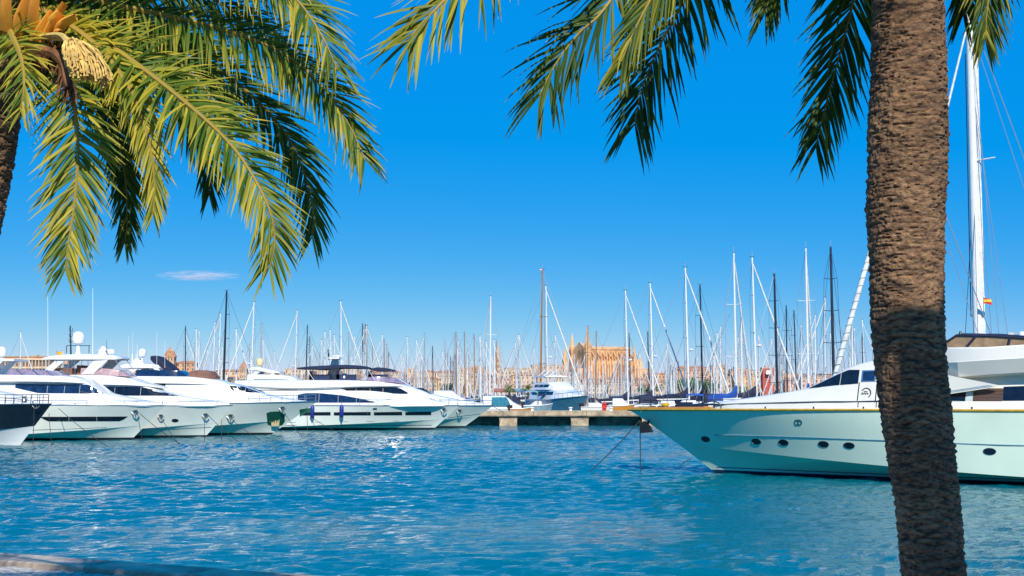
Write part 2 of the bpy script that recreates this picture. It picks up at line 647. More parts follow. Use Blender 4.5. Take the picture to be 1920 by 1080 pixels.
class Hull:
    def __init__(s, L, B, zb, zm, rake, chine=0.45, k=1.0, flare=1.6, sm=0.42, step=0.04):
        s.L, s.B, s.zb, s.zm, s.rake, s.ch, s.k, s.fl, s.sm, s.st = L, B, zb, zm, rake, chine, k, flare, sm, step

    def zs(s, u):
        return s.zm + (s.zb - s.zm) * (1 - min(u / 0.6, 1)) ** 2

    def xst(s, z):
        return -s.rake * max(0.0, (s.zb - max(z, -.6)) / s.zb) ** s.k

    def zc(s, u):
        return 0.2 + (s.ch * s.zb - 0.2) * (1 - min(u / 0.8, 1)) ** 1.5

    def hb(s, u, z, above=True):
        tap = 1 - 0.06 * max(0, (u - .6) / .4)
        zs, zc = s.zs(u), s.zc(u)
        bs = s.B / 2 * Fx(u, s.sm, 2.1) * tap
        bc = 0.97 * s.B / 2 * Fx(u, s.sm * 1.2, 1.9) * tap
        if z > zc or (abs(z - zc) < 1e-9 and above):
            t = min((z - zc) / (zs - zc), 1.0)
            return bc + (bs - bc) * t ** (1 + (s.fl - 1) * .5)
        t = (zc - z) / (zc + .6)
        return bc * (1 - .78 * t ** .95) - .05 * min(1, u * 8)

    def side(s, x, z):
        xs = s.xst(z)
        u = min(max((xs - x) / (s.L + xs), 0), 1)
        return s.hb(u, z)

    def sheer(s, x):
        return s.zs(min(max(-x / s.L, 0), 1))

    def build(s, root, m_top, m_bot=None, m_anti=None, m_rail=None, m_deck=None, rail_r=0.045, nU=44, boot=0.19, deck_drop=0.06):
        m_bot = m_bot or m_top
        secs = []
        for i in range(nU + 1):
            u = (i / nU) ** 1.5
            zs, zc = s.zs(u), s.zc(u)
            zl = [(-.6, False), (-.3, False), (0.0, False), (boot, False)]
            zl += [(boot + (zc - boot) * f, False) for f in (.33, .66, 1.0)]
            zl += [(zc, True)] + [(zc + (zs - zc) * f, True) for f in (.12, .28, .45, .62, .8, .92, 1.0)]
            secs.append([(s.xst(z) - u * (s.L + s.xst(z)), s.hb(u, z, ab), z) for z, ab in zl])
        def band(a, b, name, m):
            mb = MB()
            mb.grid([[(x, y, z) for x, y, z in sec[a:b]] for sec in secs])
            mb.grid([[(x, -y, z) for x, y, z in sec[a:b]] for sec in secs], flip=True)
            last = secs[-1][a:b]
            mb.grid([[(x, y, z) for x, y, z in last], [(x, -y, z) for x, y, z in last]])
            return mb.build(name, m, root, ang=24)
        if m_bot is not m_top:
            h = band(7, 15, 'hull', m_top)
            band(3, 8, 'lower_hull', m_bot)
        else:
            h = band(3, 15, 'hull', m_top)
        band(0, 4, 'waterline_stripe', m_anti or M_anti)
        mb = MB()
        mb.grid([[(sec[-1][0], sec[-1][1] - 0.02, sec[-1][2] - deck_drop), (sec[-1][0], 0, sec[-1][2] - deck_drop + 0.05), (sec[-1][0], -sec[-1][1] + 0.02, sec[-1][2] - deck_drop)] for sec in secs], flip=True)
        mb.build('deck', m_deck or M_deck, root)
        if m_rail is not None:
            mb = MB()
            for sg in (1, -1):
                mb.tube([(sec[-1][0], sg * (sec[-1][1] + 0.01), sec[-1][2]) for sec in secs], rail_r, 6)
            mb.build('rub_rail', m_rail, root)
        return h


class Body:
    """a moulded deckhouse: stations (x, z0, z1, w0, w1) along the boat"""
    def __init__(s, st, r=0.25, camber=0.08, n=40, under=None):
        st = sorted(st)
        a = np.array(st, float)
        s.x = a[:, 0]
        s.a = a
        s.r, s.cb, s.n, s.under = r, camber, n, under

    def at(s, x):
        return [float(pchip(s.x, s.a[:, k], [x])[0]) for k in range(1, 5)]

    def dims(s, x):
        z0, z1, w0, w1 = s.at(x)
        rr = min(s.r, 0.45 * max(z1 - z0, 0.01), 0.6 * w1)
        return z0, z1, w0, w1, z1 - rr, rr

    def side(s, x, z):
        z0, z1, w0, w1, zs, rr = s.dims(x)
        t = (z - z0) / max(zs - z0, 1e-3)
        y = w0 + (w1 - w0) * min(max(t, 0), 1)
        if z > zs:
            f = min((z - zs) / max(rr, 1e-3), 1)
            y = w1 - rr * 1.2 * (1 - math.sqrt(max(0, 1 - f * f)))
        return y

    def section(s, x):
        z0, z1, w0, w1, zs, rr = s.dims(x)
        h = []
        if s.under:
            h += [(0, z0 - 0.0), (max(w0 - s.under[0], 0.02), z0), (w0, z0 + min(s.under[1], (z1 - z0) * .6))]
            zb, wb = h[-1][1], w0
        else:
            h += [(w0, z0)]
            zb, wb = z0, w0
        for f in (.35, .7, 1.0):
            z = zb + (zs - zb) * f
            h.append((w0 + (w1 - w0) * f, z))
        for a in (30, 60, 90):
            t = math.radians(a)
            h.append((w1 - rr * 1.2 * (1 - math.cos(t)), zs + rr * math.sin(t)))
        e = w1 - 1.2 * rr
        h += [(e * .5, z1 + s.cb * .75), (0, z1 + s.cb)]
        return h

    def mesh(s):
        mb = MB()
        xs = np.linspace(s.x[0], s.x[-1], s.n)
        xs = sorted(set(list(np.round(xs, 4)) + [round(float(v), 4) for v in s.x]))
        rows = []
        for x in xs:
            h = s.section(x)
            rows.append([(x, y, z) for y, z in h] + [(x, -y, z) for y, z in reversed(h[:-1])])
        mb.grid(rows)
        k = len(rows[0])
        o = (len(rows) - 1) * k
        mb.f.append(tuple(range(k)))
        mb.f.append(tuple(o + i for i in reversed(range(k))))
        return mb


class Yacht:
    def __init__(s, name, label, cat, group, bow, ang, sg):
        s.root = empty(name, (bow[0], bow[1], 0), ang, label, cat, group)
        s.M = Matrix.Translation((bow[0], bow[1], 0)) @ Matrix.Rotation(ang, 4, 'Z')
        s.Mi = s.M.inverted()
        s.sg = sg                      # which side (+1 port, -1 starboard) looks at the photographer

    def l(s, px, py, t):
        """local (x, z) of what shows at (px, py) on a face t metres off the centre line"""
        o = s.Mi @ Vector((0, 0, CAMZ))
        d = s.Mi.to_3x3() @ ray(px, py)
        k = (s.sg * t - o.y) / d.y
        p = o + d * k
        return p.x, p.z

    def body(s, name, pts, m, r=0.25, camber=0.08, under=None, extra=None):
        """pts: (px, py_top, py_bottom or None for deck, w0, w1)"""
        st = []
        for px, pt, pb, w0, w1 in pts:
            x, z1 = s.l(px, pt, w1)
            z0 = s.hull.sheer(x) - 0.06 if pb is None else s.l(px, pb, w0)[1]
            st.append((x, z0, max(z1, z0 + 0.02), w0, w1))
        b = Body(st, r, camber, under=under)
        b.ob = b.mesh().build(name, m, s.root, ang=32)
        return b

    def panel(s, name, surf, lo, hi, t, m, splits=None, gap=0.022, off=0.018, parent=None, both=True, n=8):
        """glass or panel lying on a surface: lower and upper edges given as photo points"""
        lo = sorted(s.l(a, b, t) for a, b in lo)
        hi = sorted(s.l(a, b, t) for a, b in hi)
        x0 = max(lo[0][0], hi[0][0]) if False else min(lo[0][0], hi[0][0])
        x1 = max(lo[-1][0], hi[-1][0])
        f = lambda L, x: float(np.interp(x, [p[0] for p in L], [p[1] for p in L]))
        cuts = [x0] + sorted(s.l(a, 740, t)[0] for a in (splits or [])) + [x1]
        out = []
        for i in range(len(cuts) - 1):
            a, b = cuts[i] + (gap / 2 if i else 0), cuts[i + 1] - (gap / 2 if i < len(cuts) - 2 else 0)
            if b - a < 0.02:
                continue
            for sg in ((1, -1) if both else (s.sg,)):
                rows_o, rows_i = [], []
                for q in np.linspace(a, b, n):
                    zl, zh = f(lo, q), f(hi, q)
                    zh = max(zh, zl + 0.004)
                    rows_o.append([(q, sg * (surf(q, z) + off), z) for z in np.linspace(zl, zh, 5)])
                    rows_i.append([(q, sg * (surf(q, z) - 0.03), z) for z in (zl, zh)])
                mb = MB()
                mb.grid(rows_o, flip=sg > 0)
                mb.grid([[r[0] for r in rows_o], [r[0] for r in rows_i]])
                mb.grid([[r[-1] for r in rows_o], [r[-1] for r in rows_i]])
                mb.grid([[(r) for r in rows_o[0]], [(p[0], p[1] - sg * .04, p[2]) for p in rows_o[0]]])
                mb.grid([[(r) for r in rows_o[-1]], [(p[0], p[1] - sg * .04, p[2]) for p in rows_o[-1]]])
                out.append(mb.build(name, m, parent or s.root, ang=30))
        return out

    def porthole(s, px, py, rx, rz, t, m=None):
        x, z = s.l(px, py, t)
        for sg in (1, -1):
            def ringp(k, off):
                return [(x + rx * k * math.cos(a), sg * (s.hull.side(x + rx * k * math.cos(a), z + rz * k * math.sin(a)) + off), z + rz * k * math.sin(a)) for a in np.linspace(0, 2 * math.pi, 20)[:-1]]
            g = MB()
            r0 = ringp(1.0, 0.012)
            g.add(r0, [tuple(range(19)) if sg < 0 else tuple(reversed(range(19)))])
            po = g.build('porthole', m or M_glass, s.root, smooth=False)
            g = MB()
            rr = [ringp(1.0, 0.0), ringp(1.02, 0.02), ringp(1.09, 0.02), ringp(1.12, 0.0)]
            for q in rr:
                q.append(q[0])
            g.grid(rr, flip=sg > 0)
            g.build('rim', M_steel, po)

    def bow_rail(s, x0, h=0.62, n=9, inset=0.12, m=None, x1=-0.25, r=0.018, mids=1):
        mb = MB()
        xs = np.linspace(x0, x1, n)
        for sg in (1, -1):
            top = []
            for x in xs:
                y = sg * max(s.hull.side(x, s.hull.sheer(x) - .001) - inset, 0.03)
                z = s.hull.sheer(x)
                mb.tube([(x, y, z - 0.05), (x + 0.04, y, z + h)], r, 5)
                top.append((x + 0.04, y, z + h))
            mb.tube(top, r * 1.25, 5)
            for k in range(mids):
                f = (k + 1) / (mids + 1)
                mb.tube([(x - 0.02, y, z - h * (1 - f)) for x, y, z in top], r * 0.7, 4)
        mb.build('bow_rail', m or M_steel, s.root)

    def dome(s, px, py, r, t, base_py, m=None, y=None):
        x, z = s.l(px, py, t)
        zb = s.l(px, base_py, t)[1]
        yy = s.sg * t if y is None else y
        d = MB().lathe([(r * .55, -r * 1.05), (r * .9, -r * .85), (r, -r * .3), (r * .98, r * .15), (r * .86, r * .55), (r * .6, r * .82), (r * .3, r * .97), (0.01, r)], (x, yy, z), 20).build('radar_dome', m or M_dome, s.root)
        MB().lathe([(r * .5, zb - z - .02), (r * .3, (zb - z) * .8), (r * .3, -r * 1.0), (r * .6, -r * 1.0)], (x, yy, z), 12).build('dome_pedestal', M_white, s.root)
        return d

    def whip(s, px0, py0, px1, py1, t, r=0.02, m=None, name='antenna'):
        a, b = s.l(px0, py0, t), s.l(px1, py1, t)
        return MB().tube([(a[0], s.sg * t, a[1]), (b[0], s.sg * t, b[1])], [r, r * .6], 5).build(name, m or M_dome, s.root)

    def plate(s, name, poly, t, th, m, both=True):
        pl = [s.l(a, b, t) for a, b in poly]
        for sg in ((1, -1) if both else (s.sg,)):
            MB().prism(pl, 'y', sg * t, sg * (t - th)).build(name, m, s.root, smooth=False)

    def anchor(s, px, py, t, sc=1.0):
        x, z = s.l(px, py, t)
        y = s.hull.side(x, z)
        mb = MB()
        sg = s.sg
        mb.lathe([(.16 * sc, -.05), (.2 * sc, 0), (.12 * sc, .05)], (x, sg * (y + .06), z + .1 * sc), 10)
        mb.tube([(x, sg * (y + .05), z + .1 * sc), (x + .03, sg * (y + .12), z - .3 * sc)], .035 * sc, 6)
        mb.tube([(x - .32 * sc, sg * (y + .1), z - .05 * sc), (x - .1 * sc, sg * (y + .14), z - .26 * sc), (x + .1 * sc, sg * (y + .14), z - .26 * sc), (x + .32 * sc, sg * (y + .1), z - .05 * sc)], .045 * sc, 6)
        mb.build('anchor', M_ank, s.root)


def rope(name, pts, r, label, group, m=None, cat='mooring rope', sag=0.0):
    if sag and len(pts) == 2:
        a, b = Vector(pts[0]), Vector(pts[1])
        pts = [a.lerp(b, t) - Vector((0, 0, sag * 4 * t * (1 - t))) for t in np.linspace(0, 1, 9)]
    return tag(MB().tube(pts, r, 5).build(name, m or M_rope), label, cat, group)


def bow_at(px, py, Y):
    p = P(px, py, Y)
    return p.x, p.y, p.z


YG = 'motor yachts moored bow out in a row'


# ---- yacht A: black hull at the left edge
def yacht_black():
    bx, by, bz = bow_at(97, 757, 94)
    y = Yacht('motor_yacht', 'black hulled motor yacht with white underside cut by the left edge', 'yacht', YG, (bx, by), 0, -1)
    xw = P(38, 833, 94).x
    y.hull = Hull(17, 4.8, bz, bz - .02, bx - xw, chine=.46, flare=1.3, step=.10)
    y.hull.build(y.root, M_navyh, M_white, M_white, M_steel, rail_r=.03)
    y.body('deckhouse', [(60, 752, None, .25, .2), (20, 741, None, 1.2, 1.0), (-40, 730, None, 1.8, 1.6), (-120, 712, None, 1.9, 1.6), (-260, 706, None, 1.9, 1.7)], M_white)
    y.body('hardtop', [(-40, 690, 697, 1.2, 1.2), (-90, 687, 697, 1.7, 1.7), (-220, 687, 697, 1.7, 1.7)], M_white, .08)
    y.bow_rail(-4.2, .62, 9, .14, M_black, r=.022, mids=2)
    y.anchor(62, 760, 1.2, .8)
    m = MB()
    x, z = y.l(25, 748, .6)
    m.box((x, -.5, z), (.5, .4, .3))
    m.lathe([(.18, -.15), (.12, 0), (.2, .18)], (x + .7, -.5, z), 12)
    m.build('windlass', M_steel, y.root)
    return y


def arch_legs(y, polys, t, th=.12, m=None, name='hardtop_leg'):
    for p in polys:
        y.plate(name, p, t, th, m or M_white)


def radar_mast(y, px, base, top, t=.0, m=None, bars=2, w=.9):
    x, zb = y.l(px, base, t)
    zt = y.l(px, top, t)[1]
    mb = MB()
    mb.tube([(x, 0, zb - .05), (x - .1, 0, zt)], [.07, .035], 8)
    for i in range(bars):
        z = zb + (zt - zb) * (.45 + .4 * i / max(bars - 1, 1))
        mb.tube([(x - .05, -w / 2, z), (x - .05, w / 2, z)], .025, 6)
        for s_ in (-1, 1):
            mb.tube([(x - .05, s_ * w / 2, z - .02), (x - .05, s_ * w / 2, z + .28)], .02, 6)
    mb.lathe([(.05, 0), (.07, .05), (.03, .16)], (x - .1, 0, zt), 8)
    return mb.build('signal_mast', m or M_black, y.root)


def radar_bar(y, px, py, t=0.0, Lb=1.5):
    x, z = y.l(px, py, t)
    mb = MB()
    mb.lathe([(.2, -.35), (.16, -.1), (.12, 0)], (x, 0, z), 12)
    mb.box((x, 0, z + .06), (.16, Lb, .12), rz=.9)
    return mb.build('radar_scanner', M_dome, y.root)


def yacht_b():
    bx, by, bz = bow_at(310, 760, 104)
    y = Yacht('motor_yacht', 'white motor yacht nearest the black hull, long dark slit window in its side', 'yacht', YG, (bx, by), 0, -1)
    xw = P(246, 826, 104).x
    y.hull = H_ = Hull(21, 5.4, bz, bz + .05, bx - xw, chine=.42)
    H_.build(y.root, M_hullw, None, M_anti, M_steel, rail_r=.025)
    b = y.body('deckhouse', [(304, 758, None, .1, .08), (270, 752, None, .9, .75), (230, 745, None, 1.5, 1.25), (192, 737, None, 1.9, 1.6), (166, 719, None, 2.1, 1.62), (110, 714, None, 2.2, 1.7), (0, 712, None, 2.2, 1.75), (-200, 712, None, 2.2, 1.75)], M_white, .22)
    y.panel('window', b.side, [(28, 727), (72, 737), (190, 738)], [(38, 720), (164, 721), (190, 737)], 1.9, M_glassb, splits=(88, 120, 148))
    y.panel('windscreen_wiper', b.side, [(150, 735), (166, 737)], [(150, 733.6), (166, 736)], 1.9, M_black, both=False, off=.05)
    y.body('flybridge', [(172, 720, 723, 1.2, 1.1), (150, 711, 721, 1.85, 1.7), (110, 705, 719, 2.1, 1.95), (30, 703, 718, 2.15, 2.0), (-160, 703, 718, 2.15, 2.0)], M_white, .15, under=(.3, .12))
    y.body('fly_windscreen', [(116, 706, 707, 1.5, 1.3), (92, 695, 706, 1.75, 1.5), (30, 692, 706, 1.85, 1.6), (16, 692, 706, 1.85, 1.6)], M_glassp, .05, .0)
    for px in (30, 60, 85):
        a, b2 = y.l(px + 18, 707, 1.9), y.l(px, 692, 1.7)
        for s_ in (1, -1):
            MB().tube([(a[0], s_ * 1.88, a[1]), (b2[0], s_ * 1.66, b2[1])], .025, 5).build('screen_frame', M_steel, y.root)
    y.panel('hull_window', H_.side, [(76, 782), (88, 790), (216, 790.5), (228, 782)], [(76, 781.5), (228, 781.5)], 2.5, M_glass, splits=(128, 176))
    y.panel('hull_groove', H_.side, [(60, 807), (190, 803)], [(60, 806), (190, 802)], 2.5, M_steel, off=.012)
    y.bow_rail(-9.5, .34, 12, .1, r=.016, mids=0)
    y.dome(3, 659, 9 * 104 / FL, .6, 690)
    arch_legs(y, [[(-40, 704), (-20, 704), (10, 672), (-4, 672)]], 1.5, .15)
    y.body('radar_arch', [(26, 673, 677, 1.5, 1.5), (-30, 671, 677, 1.55, 1.55)], M_white, .06, .02)
    y.anchor(253, 772, 1.0, .9)
    return y


def yacht_c():
    bx, by, bz = bow_at(437, 760, 110)
    y = Yacht('motor_yacht', 'white motor yacht with hardtop, large white radar dome and orange flag', 'yacht', YG, (bx, by), 0, -1)
    xw = P(384, 821, 110).x
    y.hull = H_ = Hull(23, 5.6, bz, bz + .02, bx - xw, chine=.45)
    H_.build(y.root, M_hullw, None, M_anti, M_steel, rail_r=.025)
    b = y.body('deckhouse', [(430, 758, None, .1, .08), (390, 751, None, 1.1, .9), (334, 743, None, 1.9, 1.6), (300, 734, None, 2.1, 1.7), (264, 722, None, 2.25, 1.75), (200, 718, None, 2.3, 1.85), (60, 716, None, 2.3, 1.85), (-120, 716, None, 2.3, 1.85)], M_white, .2)
    y.panel('window', b.side, [(182, 727), (205, 741.5), (330, 742.5)], [(182, 726), (192, 725), (262, 725), (330, 742)], 2.1, M_glass, splits=(214, 262))
    y.body('flybridge', [(306, 726, 729, .9, .8), (270, 719, 726, 1.8, 1.6), (232, 708, 724, 2.1, 1.9), (180, 703, 723, 2.2, 2.0), (110, 703, 722, 2.2, 2.05), (-90, 703, 722, 2.2, 2.05)], M_white, .18, under=(.3, .1))
    y.body('fly_windscreen', [(242, 704, 706, 1.3, 1.1), (222, 693, 705, 1.7, 1.5), (165, 690, 704, 1.9, 1.7), (152, 690, 704, 1.9, 1.7)], M_pink, .05, .0)
    y.body('hardtop', [(228, 671, 673, 1.2, 1.2), (215, 667, 674, 1.8, 1.8), (150, 664, 674, 2.0, 2.0), (96, 667, 674, 2.0, 2.0), (80, 671, 673.5, 1.8, 1.8)], M_white, .1, .06)
    arch_legs(y, [[(150, 704), (172, 704), (203, 674), (178, 674)], [(72, 704), (88, 704), (124, 674), (106, 674)]], 1.85, .14)
    for px, py0, px1 in ((215, 692, 228), (128, 704, 128), (140, 704, 141)):
        a, c = y.l(px1, py0, 1.7), y.l(px, 673, 1.7)
        for s_ in (1, -1):
            MB().tube([(a[0], s_ * 1.7, a[1]), (c[0], s_ * 1.7, c[1])], .025, 6).build('hardtop_post', M_steel, y.root)
    m = MB()
    x, z = y.l(120, 700, .8)
    m.box((x, 0, z), (1.6, 2.6, .8))
    m.box((x + 1.2, 0, z + .2), (.4, 1.6, .9))
    m.build('sofa', M_cush, y.root)
    y.dome(147, 633, 11.5 * 110 / FL, .5, 664)
    radar_mast(y, 133, 664, 614, m=M_black, bars=3, w=.7)
    radar_bar(y, 196, 658)
    m = MB()
    x, z = y.l(190, 663, .3)
    m.lathe([(.45, -.05), (.35, .2), (.2, .5), (.1, .6)], (x, .2, z), 12)
    m.lathe([(.3, 0), (.3, .2), (.15, .34)], (x + .8, -.3, z), 12)
    m.build('satellite_base', M_dome, y.root)
    m = MB()
    x, z = y.l(146, 648, .5)
    m.tube([(x - .9, -.5, z), (x + 1.0, -.5, z)], .03, 6)
    m.tube([(x - .9, -.5, z), (x - .9, -.5, z - .6)], .03, 6)
    m.tube([(x + .9, -.5, z), (x + .9, -.5, z - .6)], .03, 6)
    m.build('mast_frame', M_navyc, y.root)
    y.whip(90, 668, 89.5, 556, 1.9, .028)
    y.whip(174, 664, 174, 541, 1.4, .034)
    y.whip(200, 660, 200, 638, .6, .02, M_black)
    y.porthole(323, 789, .24, .13, 2.3)
    y.porthole(270, 788, .24, .13, 2.5)
    y.panel('hull_groove', H_.side, [(285, 807), (385, 803)], [(285, 806), (385, 802)], 2.2, M_steel, off=.012)
    y.bow_rail(-9.5, .36, 11, .1, r=.016, mids=0)
    y.anchor(384, 778, 1.0, .9)
    y.anchor(300, 780, 2.2, .8)
    a = y.l(106, 668, 1.9)
    fx = y.M @ Vector((a[0], -1.9, a[1]))
    flag('flag', fx, (10 * 110 / FL, 9 * 110 / FL), 'orange and yellow ensign above the hardtop of the white yacht', cols=((.80, .30, .02), (.80, .42, .04), (.55, .12, .02)), pole=.4)
    return y


def flag(name, p, size, label, cols, pole=.3, side=1):
    m = bpy.data.materials.new('flag_cloth')
    m.use_nodes = True
    N, Lk = m.node_tree.nodes, m.node_tree.links
    b = N['Principled BSDF']
    b.inputs['Roughness'].default_value = .8
    tc = N.new('ShaderNodeTexCoord')
    sp = N.new('ShaderNodeSeparateXYZ')
    Lk.new(tc.outputs['Object'], sp.inputs[0])
    mr = N.new('ShaderNodeMapRange')
    mr.inputs['From Max'].default_value = size[1]
    Lk.new(sp.outputs['Z'], mr.inputs['Value'])
    cr = N.new('ShaderNodeValToRGB')
    cr.color_ramp.interpolation = 'CONSTANT'
    e = cr.color_ramp.elements
    e[0].position, e[0].color = 0, (*cols[2], 1)
    e[1].position, e[1].color = .27, (*cols[1], 1)
    k = e.new(.73)
    k.color = (*cols[0], 1)
    Lk.new(mr.outputs[0], cr.inputs[0])
    Lk.new(cr.outputs[0], b.inputs['Base Color'])
    w, h = size
    rows = []
    for i in range(9):
        f = i / 8
        rows.append([(side * f * w, .12 * w * math.sin(f * 6 + j * .6) * f, h * j / 4 - .22 * w * f * f) for j in range(5)])
    o = MB().grid(rows).build(name, m, None, loc=p)
    tag(o, label, 'flag')
    MB().tube([(0, 0, -pole - .1), (0, 0, h + .08)], .018, 6).build('flag_pole', M_steel, o)
    return o


def yacht_d():
    bx, by, bz = bow_at(597, 752, 117)
    y = Yacht('motor_yacht', 'white motor yacht with green anchor plate on its bow and navy awning aft', 'yacht', YG, (bx, by), 0, -1)
    xw = P(508, 817, 117).x
    y.hull = H_ = Hull(26, 6.0, bz, bz - .22, bx - xw, chine=.44, flare=1.8)
    H_.build(y.root, M_hullw, None, M_anti, M_steel, rail_r=.03)
    b = y.body('deckhouse', [(575, 755, None, .15, .1), (540, 749, None, 1.2, 1.0), (485, 737, None, 1.9, 1.6), (455, 726, None, 2.2, 1.75), (430, 720, None, 2.35, 1.85), (380, 714, None, 2.4, 1.95), (300, 711, None, 2.45, 2.0), (100, 711, None, 2.45, 2.0)], M_white, .3)
    y.panel('window', b.side, [(427, 724), (437, 735), (484, 736)], [(427, 723.5), (452, 724), (484, 735.6)], 2.1, M_glass, splits=(458,))
    y.panel('deckhouse_seam', b.side, [(388, 726), (400, 733)], [(388, 724.5), (400, 731.5)], 2.3, M_steel, off=.02)
    y.panel('deckhouse_seam', b.side, [(412, 727), (424, 734)], [(412, 725.5), (424, 732.5)], 2.3, M_steel, off=.02)
    y.body('flybridge', [(440, 722, 725, 1.2, 1.0), (400, 712, 721, 1.9, 1.7), (340, 706, 719, 2.2, 2.0), (230, 705, 718, 2.3, 2.1), (120, 705, 718, 2.3, 2.1)], M_white, .18)
    y.panel('shadow_gap', b.side, [(290, 722), (308, 724)], [(285, 718.5), (308, 719)], 2.4, M_glass, off=.02)
    y.body('fly_windscreen', [(350, 705, 707, 1.3, 1.2), (332, 694, 706, 1.7, 1.5), (285, 692, 706, 1.9, 1.7), (255, 694, 706, 1.9, 1.7)], M_glassb, .05, .0)
    y.body('sun_lounge', [(404, 706, 712, .9, .9), (392, 696, 712, 1.3, 1.2), (370, 694, 711, 1.5, 1.4), (354, 697, 710, 1.5, 1.4)], M_cush, .12, .02)
    y.body('hardtop', [(308, 686, 690, 1.3, 1.3), (285, 683, 690, 1.7, 1.7), (240, 682, 690, 1.8, 1.8), (225, 685, 690, 1.7, 1.7)], M_white, .08, .04)
    arch_legs(y, [[(225, 706), (240, 706), (262, 689), (248, 689)], [(300, 706), (308, 706), (296, 689), (286, 689)]], 1.7, .14)
    y.body('navy_awning', [(322, 692, 697, 1.4, 1.4), (302, 676, 688, 1.5, 1.5), (287, 667, 680, 1.4, 1.4), (282, 668, 674, 1.3, 1.3)], M_navyc, .05, .04)
    y.dome(267, 661, 7.5 * 117 / FL, .4, 683)
    y.whip(258, 684, 257, 646, .4, .03)
    m = MB()
    x, z = y.l(255, 681, .5)
    m.lathe([(.6, -.1), (.5, .2), (.25, .4)], (x, 0, z), 12)
    m.tube([(x - .3, -.6, z), (x - .3, -.6, z + .8)], .05, 6)
    m.tube([(x - .3, .6, z), (x - .3, .6, z + .8)], .05, 6)
    m.build('radar_arch', M_white, y.root)
    for px, top in ((241, 631), (249, 622), (294, 623), (309, 640)):
        y.whip(px, 690, px, top, 1.6, .018)
    # green anchor plate with the pale anchor
    y.panel('anchor_plate', H_.side, [(497, 796), (503, 799), (522, 799), (528, 790)], [(497, 775), (504, 772), (522, 771.5), (528, 777)], 1.9, M_green, off=.03, both=False)
    x, z = y.l(512, 793, 1.6)
    yy = H_.side(x, z) + .08
    m = MB()
    for dx, h in ((-.33, .42), (-.17, .3), (0, .55), (.17, .3), (.33, .42)):
        m.tube([(x + dx * .75, -yy, z - .26), (x + dx, -yy - .06, z + h * .62)], [.1, .035], 6)
    m.box((x, -yy, z - .24), (.62, .14, .14))
    m.build('plate_anchor', M_brass, y.root)
    y.panel('bow_plate', H_.side, [(560, 782), (572, 774)], [(560, 768), (580, 765)], .7, M_green, off=.03, both=False)
    y.bow_rail(-6.5, .55, 8, .16, r=.022, mids=1)
    y.anchor(528, 765, 1.5, .9)
    y.anchor(430, 780, 2.6, 1.0)
    m = MB()
    for px in (442, 452):
        x, z = y.l(px, 734, 1.2)
        m.lathe([(.06, -.45), (.06, 0), (.14, .05), (.14, .22), (.05, .26)], (x, -1.5, z), 10)
    m.build('searchlight', M_steel, y.root)
    return y


